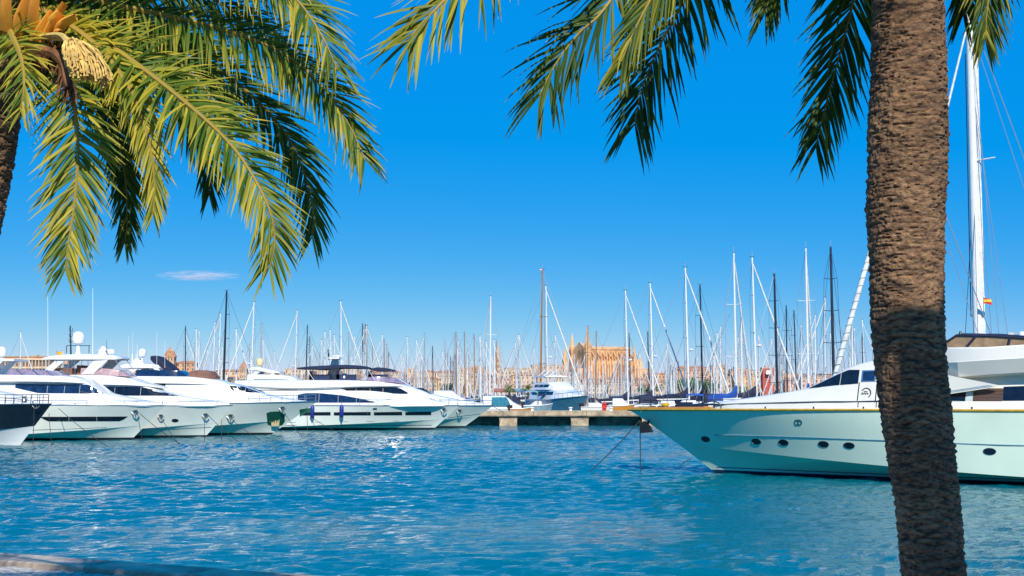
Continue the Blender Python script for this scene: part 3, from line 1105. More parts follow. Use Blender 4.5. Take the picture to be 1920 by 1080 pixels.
def yacht_e():
    bx, by, bz = bow_at(862, 760, 134)
    y = Yacht('motor_yacht', 'long white motor yacht with navy bimini and two blue fenders', 'yacht', YG, (bx, by), 0, -1)
    xw = P(812, 805, 134).x
    y.hull = H_ = Hull(30, 6.6, bz, bz, bx - xw, chine=.42)
    H_.build(y.root, M_hullw, None, M_anti, M_steel, rail_r=.03)
    b = y.body('deckhouse', [(850, 758, None, .1, .08), (818, 752, None, 1.4, 1.2), (790, 744, None, 2.1, 1.8), (740, 737, None, 2.6, 2.3), (680, 732, None, 2.75, 2.45), (560, 732, None, 2.8, 2.5), (340, 732, None, 2.8, 2.5)], M_white, .3)
    y.panel('window', b.side, [(558, 752), (566, 755), (704, 755)], [(558, 740), (572, 737), (600, 737), (640, 741), (680, 748), (704, 754.5)], 2.65, M_glassb, splits=(598, 634, 668))
    b2 = y.body('pilothouse', [(812, 743, 748, .5, .4), (790, 733, 744, 1.3, 1.0), (764, 726, 742, 1.9, 1.5), (735, 722, 739, 2.2, 1.8), (650, 720, 738, 2.35, 2.0), (560, 719, 736, 2.35, 2.0)], M_white, .2)
    y.panel('window', b2.side, [(640, 729), (655, 734), (742, 738.5), (764, 738.5)], [(648, 726), (690, 725), (748, 727), (764, 736)], 2.1, M_glass, splits=(668, 694, 718))
    y.body('flybridge', [(778, 728, 730, 1.0, .8), (745, 720, 728, 1.9, 1.7), (700, 715, 728, 2.3, 2.1), (640, 713, 729, 2.5, 2.3), (560, 713, 731, 2.6, 2.4), (475, 713, 728, 2.6, 2.4), (440, 714, 722, 2.5, 2.4)], M_white, .18, under=(.45, .2))
    y.body('fly_windscreen', [(752, 716, 718, 1.2, 1.0), (734, 707, 717, 1.6, 1.4), (700, 706, 716, 1.9, 1.7), (688, 708, 716, 1.9, 1.7)], M_glassp, .05, .0)
    y.body('bimini', [(692, 691.5, 692.5, 1.6, 1.6), (680, 688.5, 691, 2.1, 2.1), (640, 686, 690.5, 2.2, 2.2), (600, 687.5, 693, 2.2, 2.2), (575, 689, 692, 2.1, 2.1), (556, 691, 692, 1.9, 1.9)], M_navyc, .1, .15)
    y.body('bimini', [(738, 695, 696, 1.4, 1.4), (725, 692, 696, 1.7, 1.7), (705, 690, 696, 1.8, 1.8), (694, 692, 694, 1.8, 1.8)], M_navyc, .08, .1)
    m = MB()
    for px, p1 in ((575, 566), (575, 590), (640, 640), (690, 676), (690, 704), (735, 722)):
        a, c = y.l(px, 692, 2.0), y.l(p1, 715, 2.2)
        for s_ in (1, -1):
            m.tube([(a[0], s_ * 2.0, a[1]), (c[0], s_ * 2.2, c[1])], .022, 5)
    m.build('bimini_frame', M_steel, y.root)
    m = MB()
    for px in (600, 650, 710):
        x, z = y.l(px, 711, 1)
        m.box((x, 0, z), (2.0, 3.0, .9))
        m.box((x - .8, 0, z + .4), (.3, 3.0, .8))
    m.build('flybridge_seats', M_glassb, y.root)
    x, z = y.l(628, 714, 0)
    zt = y.l(628, 672, 0)[1]
    m = MB()
    m.prism([(x - .9, z), (x + .7, z), (x + .3, zt), (x - .25, zt)], 'y', -.25, .25)
    m.box((x, 0, zt), (1.0, 2.2, .16))
    m.build('radar_arch', M_white, y.root, smooth=False)
    radar_mast(y, 617, 674, 658, m=M_black, bars=1)
    radar_bar(y, 634, 668)
    y.dome(646, 706, .32, 1.2, 714)
    for px0, px1 in ((566, 620), (626, 694), (700, 752), (758, 806)):
        y.panel('hull_window', H_.side, [(px0, 779), (px1 - (14 if px1 == 806 else 0), 779)], [(px0, 773), (px1, 772.5)], 3.1, M_glass)
    y.panel('hull_groove', H_.side, [(450, 793), (790, 790)], [(450, 792.3), (790, 789.3)], 3.1, M_steel, off=.012)
    y.panel('boot_line', H_.side, [(450, 797.5), (806, 799)], [(450, 796.3), (806, 798)], 3.0, M_boot, off=.012)
    y.panel('deck_shadow_line', H_.side, [(575, 760.5), (806, 759)], [(575, 759.4), (806, 758.2)], 3.1, M_steel, off=.03)
    y.bow_rail(-9.5, .6, 12, .12, r=.02, mids=0)
    y.anchor(832, 768, 1.0, 1.0)
    y.porthole(702, 767, .2, .12, 3.2, M_steel)
    for px, py, lb in ((586, 772, 'blue cylinder fender hanging nearest the stern of the long white yacht'), (640.5, 771, 'blue cylinder fender hanging amidships on the long white yacht')):
        x, z = y.l(px, py, 3.35)
        yy = H_.side(x, z) + .24
        w = y.M @ Vector((x, -yy, z))
        f = MB().lathe([(.03, -.62), (.12, -.56), (.2, -.42), (.21, 0), (.2, .42), (.12, .56), (.05, .62)], (0, 0, 0), 14).build('fender', M_fender, None, loc=w)
        tag(f, lb, 'fender', 'blue fenders on the long white yacht')
        MB().tube([(0, 0, .6), (0, .06, 1.15)], .02, 5).build('fender_line', M_rope, f)
        MB().lathe([(.05, -.1), (.09, 0), (.02, .08)], (0, 0, -.66), 8).build('fender_eye', M_steel, f)
    return y


def yacht_f():
    bx, by, bz = bow_at(926, 760, 141)
    y = Yacht('motor_yacht', 'white motor yacht with dark windscreen behind the long yacht, nearest the pier', 'yacht', YG, (bx, by), 0, -1)
    xw = P(868, 801, 141).x
    y.hull = H_ = Hull(22, 5.6, bz, bz, bx - xw, chine=.5, flare=1.4, step=.08)
    H_.build(y.root, M_hullw, None, M_anti, M_steel, rail_r=.03)
    b = y.body('deckhouse', [(916, 759, None, .1, .08), (870, 752, None, 1.2, 1.0), (815, 741, None, 2.0, 1.7), (790, 731, None, 2.2, 1.7), (765, 725, None, 2.3, 1.75), (700, 723, None, 2.3, 1.8), (560, 723, None, 2.3, 1.8)], M_white, .22)
    y.panel('window', b.side, [(742, 727), (756, 738), (810, 739.5)], [(742, 726.6), (790, 727.5), (810, 739)], 2.1, M_glass, splits=(775,))
    y.body('fly_windscreen', [(770, 723, 725, 1.0, .9), (750, 711, 724, 1.5, 1.3), (722, 708, 723, 1.7, 1.5), (700, 710, 723, 1.7, 1.5)], M_glassp, .05, .0)
    m = MB()
    for px in (770, 720, 745):
        a, c = y.l(px, 724, 1.6), y.l(px - 24, 709, 1.5)
        m.tube([(a[0], -1.6, a[1]), (c[0], -1.5, c[1])], .03, 5)
    m.build('screen_frame', M_dome, y.root)
    y.bow_rail(-7, .5, 9, .12, r=.02, mids=0)
    y.anchor(862, 770, 1.2, 1.0)
    y.panel('hull_groove', H_.side, [(840, 784), (900, 777)], [(840, 783), (900, 776)], 1.6, M_steel, off=.012)
    return y


def yacht_g():
    bx, by, bz = bow_at(716, 758, 168)
    y = Yacht('motor_yacht', 'white tiered motor yacht with cream dome, mostly hidden behind other yachts', 'yacht', YG, (bx, by), 0, -1)
    y.hull = H_ = Hull(24, 6.0, bz, bz, 3.0)
    H_.build(y.root, M_hullw, None, M_anti, M_steel)
    y.body('deckhouse', [(640, 745, None, 1.2, 1), (590, 728, None, 2.2, 1.9), (540, 722, None, 2.5, 2.2), (455, 722, None, 2.5, 2.2)], M_white, .3)
    b = y.body('upper_deck', [(568, 718, 726, 1.3, 1.2), (545, 706, 724, 2.0, 1.7), (500, 702, 723, 2.2, 1.9), (464, 702, 723, 2.2, 1.9)], M_white, .2)
    y.panel('window', b.side, [(476, 716), (540, 717)], [(476, 711), (534, 711)], 2.0, M_glass, splits=(492, 508, 524))
    y.body('hardtop', [(524, 697, 700, 1.5, 1.5), (505, 693, 699, 1.9, 1.9), (476, 688, 694, 1.9, 1.9), (468, 690, 694, 1.8, 1.8)], M_white, .1, .05)
    arch_legs(y, [[(470, 703), (480, 703), (492, 694), (482, 694)], [(508, 703), (516, 703), (512, 698), (504, 698)]], 1.8, .14)
    y.dome(487, 678, 7 * 168 / FL, .3, 691, M_cdome)
    for px, top in ((470, 660), (500, 670)):
        y.whip(px, 692, px, top, 1.5, .03)
    return y


# ---- the big mint-white yacht on the right
def yacht_big():
    bx, by, bz = bow_at(1178, 768, 62.9)
    ang = math.atan2(0.48, -0.88)
    y = Yacht('motor_yacht', 'large mint white motor yacht with gold rub rail beside the palm trunk', 'yacht', None, (bx, by), ang, 1)
    xw = y.l(1341, 887, .05)[0]
    y.hull = H_ = Hull(28, 6.3, bz, bz + .09, -xw, chine=.46, flare=1.45, sm=.46, k=.92)
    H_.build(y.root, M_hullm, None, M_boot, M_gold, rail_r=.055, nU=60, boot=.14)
    # white pinstripe over the boot stripe
    xs = np.linspace(-26, xw - .1, 60)
    mb = MB()
    for s_ in (1, -1):
        rows = []
        for q in xs:
            rows.append([(q, s_ * (H_.side(q, z) + .012), z) for z in (.15, .19, .23)])
        mb.grid(rows, flip=s_ > 0)
    mb.build('pinstripe', M_white, y.root)
    mb = MB()
    for s_ in (1, -1):
        rows = []
        for q in xs:
            rows.append([(q, s_ * (H_.side(q, z) + .014), z) for z in (.24, .27)])
        mb.grid(rows, flip=s_ > 0)
    mb.build('dark_pinstripe', M_boot, y.root)
    # knuckle line along the topsides
    kl = [(1340, 815.5), (1400, 816.5), (1500, 819.5), (1600, 823.5), (1700, 827.5), (1840, 833), (1960, 836)]
    pts = []
    for a, b in kl:
        t = 2.0
        for _ in range(4):
            x, z = y.l(a, b, t)
            t = H_.side(x, z)
        pts.append((x, t, z))
    pts.append((-27, H_.side(-27, pts[-1][2]), pts[-1][2]))
    mb = MB()
    for s_ in (1, -1):
        mb.tube([(a, s_ * (b + .004), c) for a, b, c in catmull(pts, 30)], .026, 6)
    mb.build('knuckle_rail', M_greyh, y.root)
    for px, py in ((1323, 823.5), (1418, 828), (1469, 830), (1544, 833), (1592, 835.5), (1700, 840), (1770, 843), (1855.5, 846.5), (1935, 850)):
        t = 1.5
        for _ in range(5):
            x, z = y.l(px, py, t)
            t = H_.side(x, z)
        y.porthole(px, py, .225, .125, t)
    # emblem: two linked letters in an oval on the bow
    t = 2.0
    for _ in range(5):
        x, z = y.l(1497, 792, t)
        t = H_.side(x, z)
    def on_hull(dx, dz, off=.015):
        return (x + dx, H_.side(x + dx, z + dz) + off, z + dz)
    mb = MB()
    arc = lambda cx, r, a0, a1: [on_hull(cx + r * math.cos(a) * -1, r * 1.0 * math.sin(a)) for a in np.linspace(a0, a1, 14)]
    mb.tube(arc(.07, .1, .8, 2 * math.pi - .8), .014, 5)
    mb.tube([on_hull(.01, .1), on_hull(.01, -.09), on_hull(-.05, -.09)], .014, 5)
    mb.tube(arc(-.05, .1, -2.2, 2.2), .014, 5)
    mb.build('bow_emblem', M_black, y.root)
    # deckhouse: low trunk, then windscreen and wheelhouse
    b0 = y.body('cabin_trunk', [(1336, 760, None, .3, .25), (1365, 757, None, .8, .75), (1430, 754.5, None, 1.5, 1.4), (1530, 752.5, None, 2.25, 2.15), (1640, 751, None, 2.6, 2.5), (1780, 750, None, 2.75, 2.68), (1960, 750, None, 2.75, 2.68), (2600, 750, None, 2.6, 2.5)], M_cream, .12, .03)
    b1 = y.body('deckhouse', [(1330, 757.5, 760, .25, .2), (1365, 752.5, 757, .75, .65), (1430, 742.5, 755, 1.4, 1.2), (1508, 728, 753, 2.05, 1.7), (1560, 704, 752, 2.3, 1.72), (1588, 689, 752, 2.4, 1.72), (1612, 681, 752, 2.45, 1.75), (1650, 673, 751, 2.55, 1.8), (1720, 669, 751, 2.6, 1.9), (1800, 669, 751, 2.62, 1.95), (2560, 669, 751, 2.5, 1.95)], M_cream, .22, .06)
    y.panel('windscreen', b1.side, [(1509, 728), (1560, 722.5), (1607, 719)], [(1509, 727.5), (1560, 703.5), (1585, 693), (1607, 693)], 2.2, M_glass, splits=(1572,), gap=.03)
    y.panel('sliding_window', b1.side, [(1612, 716), (1640, 715)], [(1612, 694), (1640, 693.5)], 2.25, M_steel, off=.02)
    y.panel('sliding_window', b1.side, [(1615, 713.5), (1637, 713)], [(1615, 696), (1637, 695.5)], 2.25, M_glassb, off=.035)
    y.panel('window', b1.side, [(1645, 714.5), (1700, 712), (1755, 709)], [(1645, 693.5), (1700, 690), (1755, 694)], 2.25, M_glass, off=.02, splits=(1700,))
    for px in (1606.5, 1641.5):
        y.panel('door_seam', b1.side, [(px, 751), (px + 1.2, 751)], [(px, 717), (px + 1.2, 717)], 2.45, M_black, off=.012, n=3)
        y.panel('door_seam', b0.side, [(px, 764), (px + 1.2, 764)], [(px, 753), (px + 1.2, 753)], 2.6, M_black, off=.012, n=3)
    y.panel('trim_line', b0.side, [(1362, 758.8), (1500, 755.6), (1655, 753.2), (1800, 752.2)], [(1362, 757.8), (1500, 754.6), (1655, 752.2), (1800, 751.2)], 2.5, M_greyh, off=.012, n=24)
    # round emblem on the door
    x, z = y.l(1622, 737, 2.5)
    def on_b(dx, dz, off=.02):
        return (x + dx, b1.side(x + dx, z + dz) + off, z + dz)
    mb = MB()
    mb.tube([on_b(-.2 * math.cos(a), .2 * math.sin(a)) for a in np.linspace(-.9, 2.6, 18)], .02, 5)
    mb.tube([on_b(.2 - .05 * i, -.03 + (.05 if i % 2 else -.02)) for i in range(7)], .018, 5)
    mb.tube([on_b(.1 - .05 * i, .05 + (.03 if i % 2 else 0)) for i in range(4)], .014, 5)
    mb.build('door_emblem', M_black, y.root)
    # saloon opening with curtain and planks
    y.panel('saloon_window', b1.side, [(1768, 757), (1810, 757)], [(1768, 740), (1810, 732)], 2.65, M_glass, off=.03)
    y.panel('curtain', b1.side, [(1810, 757), (1823, 757)], [(1810, 733), (1823, 730)], 2.65, mat('pale_curtain', (.52, .60, .58), .8, scale=30, stretch=(8, 1, 1)), off=.03)
    m_pl = mat('brown_plank', (.10, .055, .035), .35, scale=4, stretch=(1, 8, 8))
    for i in range(5):
        a, b = 728 + 5.8 * i, 728 + 5.8 * (i + 1) - .5
        y.panel('plank', b1.side, [(1824, b), (1880, b)], [(1824, a), (1880, a)], 2.65, m_pl, off=.03 + .006 * (i % 2), n=4)
    y.panel('saloon_window', b1.side, [(1881, 757), (1960, 757), (2300, 757)], [(1881, 725), (1960, 722), (2300, 722)], 2.65, M_glass, off=.03, splits=(1960, 2080))
    # wing plate with two grooves
    y.plate('side_wing', [(1735, 706), (1775, 703), (1800, 708), (1872, 722), (1860, 727), (1775, 739.5), (1735, 744)], 2.78, .1, M_cream)
    y.plate('wing_groove', [(1770, 734.5), (1850, 722.5), (1860, 722.8), (1770, 736)], 2.787, .02, M_greyh)
    y.plate('wing_groove', [(1770, 737), (1858, 724.2), (1862, 724.6), (1770, 738)], 2.787, .02, M_greyh)
    # flybridge with chamfered lower edge
    st = []
    fb = MB()
    rows = []
    for px, yt, ym, yb, w in ((1728, 668, 676, 684, 1.2), (1745, 658, 676, 694, 1.9), (1765, 652, 680.5, 703, 2.5), (1795, 651, 679, 707, 2.85), (1850, 650.5, 675.5, 702, 3.0), (1920, 646, 671.5, 698, 3.02), (1990, 640, 667, 697, 3.0), (2120, 640, 668, 700, 3.0), (2600, 642, 672, 705, 2.8)):
        xa, zt = y.l(px, yt, w - .1)
        zm = y.l(px, ym, w)[1]
        zb = y.l(px, yb, w - .22)[1]
        zu = zb - .03
        h = [(0, zu - .2), (1.6 * w / 3, zu - .2), (w - .24, zb), (w, zm), (w - .02, zm + .03), (w - .12, zt - .06), (w - .16, zt), (w - .3, zt), (w - .36, zt - .1), (w - .4, zm - .2), (0, zm - .2)]
        rows.append([(xa, a, b) for a, b in h] + [(xa, -a, b) for a, b in reversed(h[1:-1])])
    for r in rows:
        r.append(r[0])
    fb.grid(rows)
    k = len(rows[0]) - 1
    fb.f.append(tuple(range(k)))
    fb.f.append(tuple((len(rows) - 1) * (k + 1) + i for i in reversed(range(k))))
    fb.build('flybridge', M_cream, y.root, ang=20)
    # flybridge screen: frame and brown panes
    cells = [((1757, 651), (1777, 642), (1793, 630), (1829, 629.5), (1812, 651)), ((1814, 651), (1831, 629.5), (1892, 633), (1889, 649)), ((1892, 649), (1895, 633), (1960, 637), (1955, 643)), ((1959, 643), (1964, 637), (2100, 640), (2095, 641))]
    for poly in cells:
        pl = [y.l(a, b, 2.45) for a, b in poly]
        mb = MB()
        for s_ in (1, -1):
            mb.prism(pl, 'y', s_ * 2.45, s_ * 2.42)
        mb.build('screen_pane', M_brownscr, y.root, smooth=False)
    top = [y.l(a, b, 2.45) for a, b in ((1752, 651), (1775, 641), (1794, 628.5), (1860, 630), (1920, 634), (2000, 637), (2130, 640))]
    for s_ in (1, -1):
        mb = MB()
        mb.tube([(a, s_ * 2.47, b) for a, b in top], .045, 8)
        for (p, q) in (((1812, 651), (1830, 630)), ((1890, 649), (1894, 632)), ((1957, 643), (1962, 636))):
            a, b = y.l(*p, 2.45), y.l(*q, 2.45)
            mb.tube([(a[0], s_ * 2.47, a[1]), (b[0], s_ * 2.47, b[1])], .05, 8)
        mb.build('screen_frame', M_navyc, y.root)
    roof = []
    for px, py, w in ((1794, 628.5, 2.3), (1860, 629.5, 2.45), (1920, 633, 2.47), (2000, 636, 2.47), (2130, 639, 2.4)):
        xa, za = y.l(px, py, 2.45)
        roof.append([(xa, w * f, za + .04 + .12 * (1 - f * f)) for f in np.linspace(-1, 1, 9)])
    mb = MB().grid(roof)
    mb.grid([[(a, b, c - .05) for a, b, c in r] for r in roof], flip=True)
    mb.build('bimini_roof', M_navyc, y.root)
    y.dome(1917, 629, .16, 1.5, 634)
    x, z = y.l(1800, 626, 2.3)
    MB().lathe([(.04, -.06), (.07, 0), (.03, .12)], (x, 2.2, z), 8).build('nav_light', M_black, y.root)
    mb = MB()
    for px, pz in ((1820, 645), (1870, 644)):
        x, z = y.l(px, pz, 1)
        mb.box((x, .4, z - .1), (1.2, 2.2, .25))
        mb.box((x - .6, .4, z + .15), (.2, 2.2, .5))
    mb.build('flybridge_seats', M_cream, y.root)
    # foredeck: teak toe rail, windlass drums, stanchions, hose
    pts = []
    for px in np.linspace(1186, 1332, 9):
        t = .5
        for _ in range(5):
            x, z = y.l(float(px), 768, t)
            t = max(H_.side(x, H_.sheer(x) - .01) - .06, .03)
        pts.append((x, t, H_.sheer(x) + .06))
    mb = MB()
    for s_ in (1, -1):
        mb.tube([(a, s_ * b, c) for a, b, c in pts], .07, 6)
    mb.build('toe_rail', M_orangew, y.root)
    def deckpt(px, py, t):
        x, z = y.l(px, py, t)
        return x, y.hull.sheer(x)
    for px, nm, m_, r, h in ((1222, 'bollard', M_green, .11, .17), (1235.5, 'bollard', M_green, .11, .17), (1245, 'windlass', M_yel, .16, .3), (1259, 'bollard', M_fender, .08, .15), (1202, 'bollard', M_brass, .08, .12)):
        x, z = deckpt(px, 765, .5)
        MB().lathe([(r * 1.2, -.1), (r * .8, .0), (r * .7, h * .5), (r * 1.15, h * .62), (r * 1.2, h * .9), (r * .5, h)], (x, .35, z), 14).build(nm, m_, y.root)
    mb = MB()
    for px in (1213, 1277, 1352):
        x, z = y.l(px, 766, 1.0)
        t = max(H_.side(x, H_.sheer(x) - .01) - .12, .1)
        for s_ in (1, -1):
            mb.tube([(x, s_ * t, H_.sheer(x) - .02), (x, s_ * t, H_.sheer(x) + .42)], .022, 6)
    rail = []
    for px in (1196, 1213, 1240, 1277, 1310, 1352):
        x, z = y.l(px, 766, 1.0)
        t = max(H_.side(x, H_.sheer(x) - .01) - .12, .05)
        rail.append((x, t, H_.sheer(x) + .42))
    for s_ in (1, -1):
        mb.tube([(a, s_ * b, c) for a, b, c in rail], .018, 6)
    mb.build('bow_rail', M_black, y.root)
    x, z = y.l(1288, 762, .8)
    mb = MB().box((x, .5, y.hull.sheer(x) + .1), (1.0, .9, .22))
    mb.box((x + .35, .2, y.hull.sheer(x) + .22), (.6, .5, .2))
    mb.build('deck_hatch', M_navyc, y.root, smooth=False)
    hose = [y.l(a, b, 1.15) for a, b in ((1312, 757), (1330, 753), (1345, 754), (1351, 760), (1352, 767))]
    MB().tube(catmull([(a, 1.15, b) for a, b in hose], 16), .028, 6).build('deck_hose', M_black, y.root)
    x, z = y.l(1312, 758, 1.0)
    MB().tube([(x + 1.2, .9, z - .1), (x, .95, z), (x - 1.1, 1.0, z - .02)], .05, 6).build('boarding_pole', M_boot, y.root)
    mb = MB()
    for px in (1435, 1530, 1625, 1827):
        x, z = y.l(px, 766, 2.5)
        for s_ in (1, -1):
            mb.lathe([(.035, 0), (.03, .1), (.05, .13)], (x, s_ * (H_.side(x, H_.sheer(x) - .01) - .1), H_.sheer(x)), 8)
    mb.build('deck_cleats', M_black, y.root)
    # black anchor at the stem
    x, z = y.l(1211, 802, .25)
    mb = MB()
    mb.prism([(x - .32, z - .2), (x + .2, z - .24), (x + .22, z + .12), (x + .05, z + .3), (x - .2, z + .05)], 'y', .12, .42)
    mb.tube([(x, .2, z), (x - .1, .05, z + .4)], .06, 6)
    mb.build('anchor', M_black, y.root, smooth=False)
    # lines from the bow to the water
    a = y.M @ Vector((*[y.l(1200, 788, .1)[0]], .1, y.l(1200, 788, .1)[1]))
    for (px, py), lb in (((1104, 884), 'dark mooring line slanting forward from the mint white bow into the water'), ((1201, 884), 'mooring line dropping straight down from the mint white bow')):
        d = ray(px, py)
        k = -CAMZ / d.z
        w = Vector((d.x * k, d.y * k, -.05))
        rope('mooring_rope', [a, w], .024, lb, 'mooring lines of the mint white yacht', sag=.08)
    t0 = y.M @ Vector((y.l(1296, 861, .3)[0], .3, y.l(1296, 861, .3)[1]))
    w = t0 + Vector((-.55, -.3, -.3))
    rope('mooring_rope', [t0, (t0 + w) / 2 + Vector((0, 0, .06)), w], .02, 'short chain end hanging from the stem of the mint white yacht', 'mooring lines of the mint white yacht')
    return y


# ---- motor yacht seen bow-on beyond the pier
def yacht_far():
    bx, by, bz = bow_at(1099, 742, 164)
    ang = math.radians(-70)
    y = Yacht('motor_yacht', 'white motor yacht with blue grey hull, bow pointing out beyond the pier', 'yacht', None, (bx, by), ang, -1)
    y.hull = H_ = Hull(15, 4.6, bz, bz - .5, 2.4, chine=.4)
    H_.build(y.root, M_tealh, None, M_anti, M_steel, rail_r=.04)
    def bl(nm, pts, m, r=.2):
        b = Body(pts, r, .06)
        b.mesh().build(nm, m, y.root, ang=32)
        return b
    z = bz - .45
    b = bl('deckhouse', [(-14.2, z, z + 1.2, 2.0, 1.7), (-7.0, z, z + 1.25, 2.0, 1.6), (-5.0, z, z + .95, 1.7, 1.3), (-2.2, z + .1, z + .5, .7, .5)], M_white)
    b2 = bl('upper_deck', [(-13.5, z + 1.2, z + 2.1, 1.9, 1.5), (-9, z + 1.2, z + 2.15, 1.9, 1.5), (-7.2, z + 1.2, z + 1.6, 1.5, 1.3)], M_white)
    bl('hardtop', [(-13.5, z + 2.8, z + 2.95, 1.6, 1.6), (-9.5, z + 2.8, z + 2.93, 1.5, 1.5)], M_white, .08)
    for sg in (1, -1):
        mb = MB()
        for x in (-13, -10):
            mb.tube([(x, sg * 1.4, z + 2.0), (x + .3, sg * 1.4, z + 2.85)], .06, 6)
        mb.build('hardtop_leg', M_white, y.root)
        for nm, bb, x0, x1, za, zb in (('window', b, -13.5, -6.4, z + .55, z + .95), ('window', b2, -13, -8.2, z + 1.5, z + 1.85)):
            for i in range(3):
                a, c = x0 + (x1 - x0) * i / 3 + .06, x0 + (x1 - x0) * (i + 1) / 3 - .06
                g = MB().grid([[(q, sg * (bb.side(q, zz) + .02), zz) for zz in (za, zb)] for q in np.linspace(a, c, 6)], flip=sg > 0)
                g.build(nm, M_glass, y.root)
    mb = MB()
    for x in (-14, -12, -10):
        mb.tube([(x, -.8, z + 2.9), (x + .5, 0, z + 3.7), (x, .8, z + 2.9)], .06, 6)
    mb.build('radar_arch', M_white, y.root)
    y.bow_rail(-5, .6, 7, .12, r=.025, mids=0)
    # front screen
    MB().grid([[(-6.9 + .12, s_ * 1.3, z + .9), (-7.1, s_ * 1.2, z + 1.18)] for s_ in (-1, -.33, .33, 1)]).build('windscreen', M_glass, y.root)
    return y


def small_boats():
    G = 'small boats lying beyond the pier'
    def dinghy(px, py, Y, L, ang, m_hull, label, cabin=None, canopy=None, glass=None, zb=1.1):
        bx, by, bz = bow_at(px, py, Y)
        y = Yacht('small_boat', label, 'boat', G, (bx, by), ang, -1)
        y.hull = Hull(L, L * .32, max(bz, .7), max(bz, .7) - .2, L * .14, chine=.4)
        y.hull.build(y.root, m_hull, None, M_anti, M_white, rail_r=.05, nU=24)
        zz = y.hull.zm - .05
        if cabin:
            Body([(-L * .75, zz, zz + cabin, L * .12, L * .1), (-L * .45, zz, zz + cabin, L * .12, L * .1), (-L * .3, zz, zz + cabin * .5, L * .1, L * .07), (-L * .16, zz, zz + .1, L * .05, L * .03)], .15, .05).mesh().build('cabin', M_white, y.root, ang=32)
        if glass:
            Body([(-L * .62, zz + .3, zz + glass, L * .125, L * .11), (-L * .42, zz + .3, zz + glass, L * .125, L * .11), (-L * .34, zz + .3, zz + .4, L * .11, L * .09)], .06, .03).mesh().build('windscreen', M_glasst, y.root)
        if canopy:
            Body([(-L * .95, zz + 1.5, zz + 1.6, L * .13, L * .13), (-L * .7, zz + 1.62, zz + 1.75, L * .14, L * .14), (-L * .5, zz + 1.5, zz + 1.6, L * .13, L * .13)], .05, .12).mesh().build('canopy', canopy, y.root)
            mb = MB()
            for fx in (.93, .52):
                for s_ in (1, -1):
                    mb.tube([(-L * fx, s_ * L * .12, zz), (-L * fx, s_ * L * .12, zz + 1.52)], .03, 5)
            mb.build('canopy_frame', M_steel, y.root)
        mb = MB().box((-L * .98, 0, zz - .1), (.5, .4, .7)).box((-L * 1.0, 0, zz + .3), (.6, .45, .35))
        mb.build('outboard_motor', M_black, y.root, smooth=False)
        return y
    R = math.radians
    dinghy(1002, 763, 160, 8, 0, M_white, 'white motorboat with teal windscreen behind the pier end', 1.5, None, 1.4)
    dinghy(998, 763, 157, 2.6, R(6), M_orangew, 'small orange wooden boat left of the grey blue covered boat')
    dinghy(1036, 757, 158, 3.4, R(4), M_greyh, 'grey blue covered boat below the tall wooden mast', None, M_greyh)
    dinghy(1148, 760, 159, 3.6, R(-8), M_cream, 'cream tender lying beside the blue grey bow', .5)
    dinghy(1190, 758, 161, 3.4, R(-10), M_orangew, 'orange wooden launch touching the mint white bow', .9)
    dinghy(975, 762, 172, 4.5, R(180), M_white, 'white boat with navy canopy left of the grey blue covered boat', .9, M_navyc)
    dinghy(1250, 761, 176, 5, R(170), M_white, 'white boat with blue canopy beyond the mint white bow', 1.0, M_bluec)
    dinghy(1215, 761, 184, 5, R(200), M_boot, 'navy hulled boat with navy canopy behind the orange launch', .9, M_navyc)
    dinghy(890, 748, 178, 7, R(0), M_white, 'white cabin boat behind the bow of the yacht nearest the pier', 1.3)
    dinghy(1300, 762, 178, 5, R(180), M_white, 'white cabin boat behind the navy deck hatch', .9)
    dinghy(1412, 758, 182, 5.5, R(5), M_white, 'white cabin boat behind the mint white foredeck', 1.0)


for f in (yacht_black, yacht_b, yacht_c, yacht_d, yacht_e, yacht_f, yacht_g, yacht_big, yacht_far, small_boats):
    f()


def left_lines():
    g = 'mooring lines of the row of white yachts'
    def L(a, Y, b, label):
        p = P(*a, Y)
        d = ray(*b)
        k = -CAMZ / d.z
        rope('mooring_rope', [p, Vector((d.x * k, d.y * k, -.05))], .022, label, g, sag=.12)
    L((64, 762), 91.6, (62, 838), 'mooring line hanging straight down from the black bow')
    L((92, 775), 93.3, (97, 836), 'thin line dropping from the tip of the black bow')
    L((258, 775), 101.5, (268, 828), 'steep line under the anchor of the yacht with slit window')
    L((262, 775), 101.5, (340, 832), 'slanting line right of the anchor of the yacht with slit window')
    L((110, 766), 100.9, (205, 838), 'long slack line crossing the side of the yacht with slit window')
    L((384, 778), 107.8, (383, 828), 'vertical line under the bow of the yacht with radar dome')
    L((390, 778), 107.8, (450, 829), 'slanting line under the bow of the yacht with radar dome')
    L((302, 782), 107.0, (338, 834), 'slanting line near the porthole of the yacht with radar dome')
    L((528, 766), 115, (570, 822), 'slanting line beside the green anchor plate')
    L((575, 764), 116.5, (578, 819), 'vertical line at the bow with the green anchor plate')
    L((416, 786), 114, (415, 826), 'vertical line by the anchor aft of the green plate')
    L((434, 786), 114, (492, 826), 'slanting line by the anchor aft of the green plate')
    L((586, 784), 131, (650, 815), 'slanting line below the aft blue fender')
    L((926, 763), 141, (988, 790), 'slanting line from the white bow nearest the pier')


left_lines()


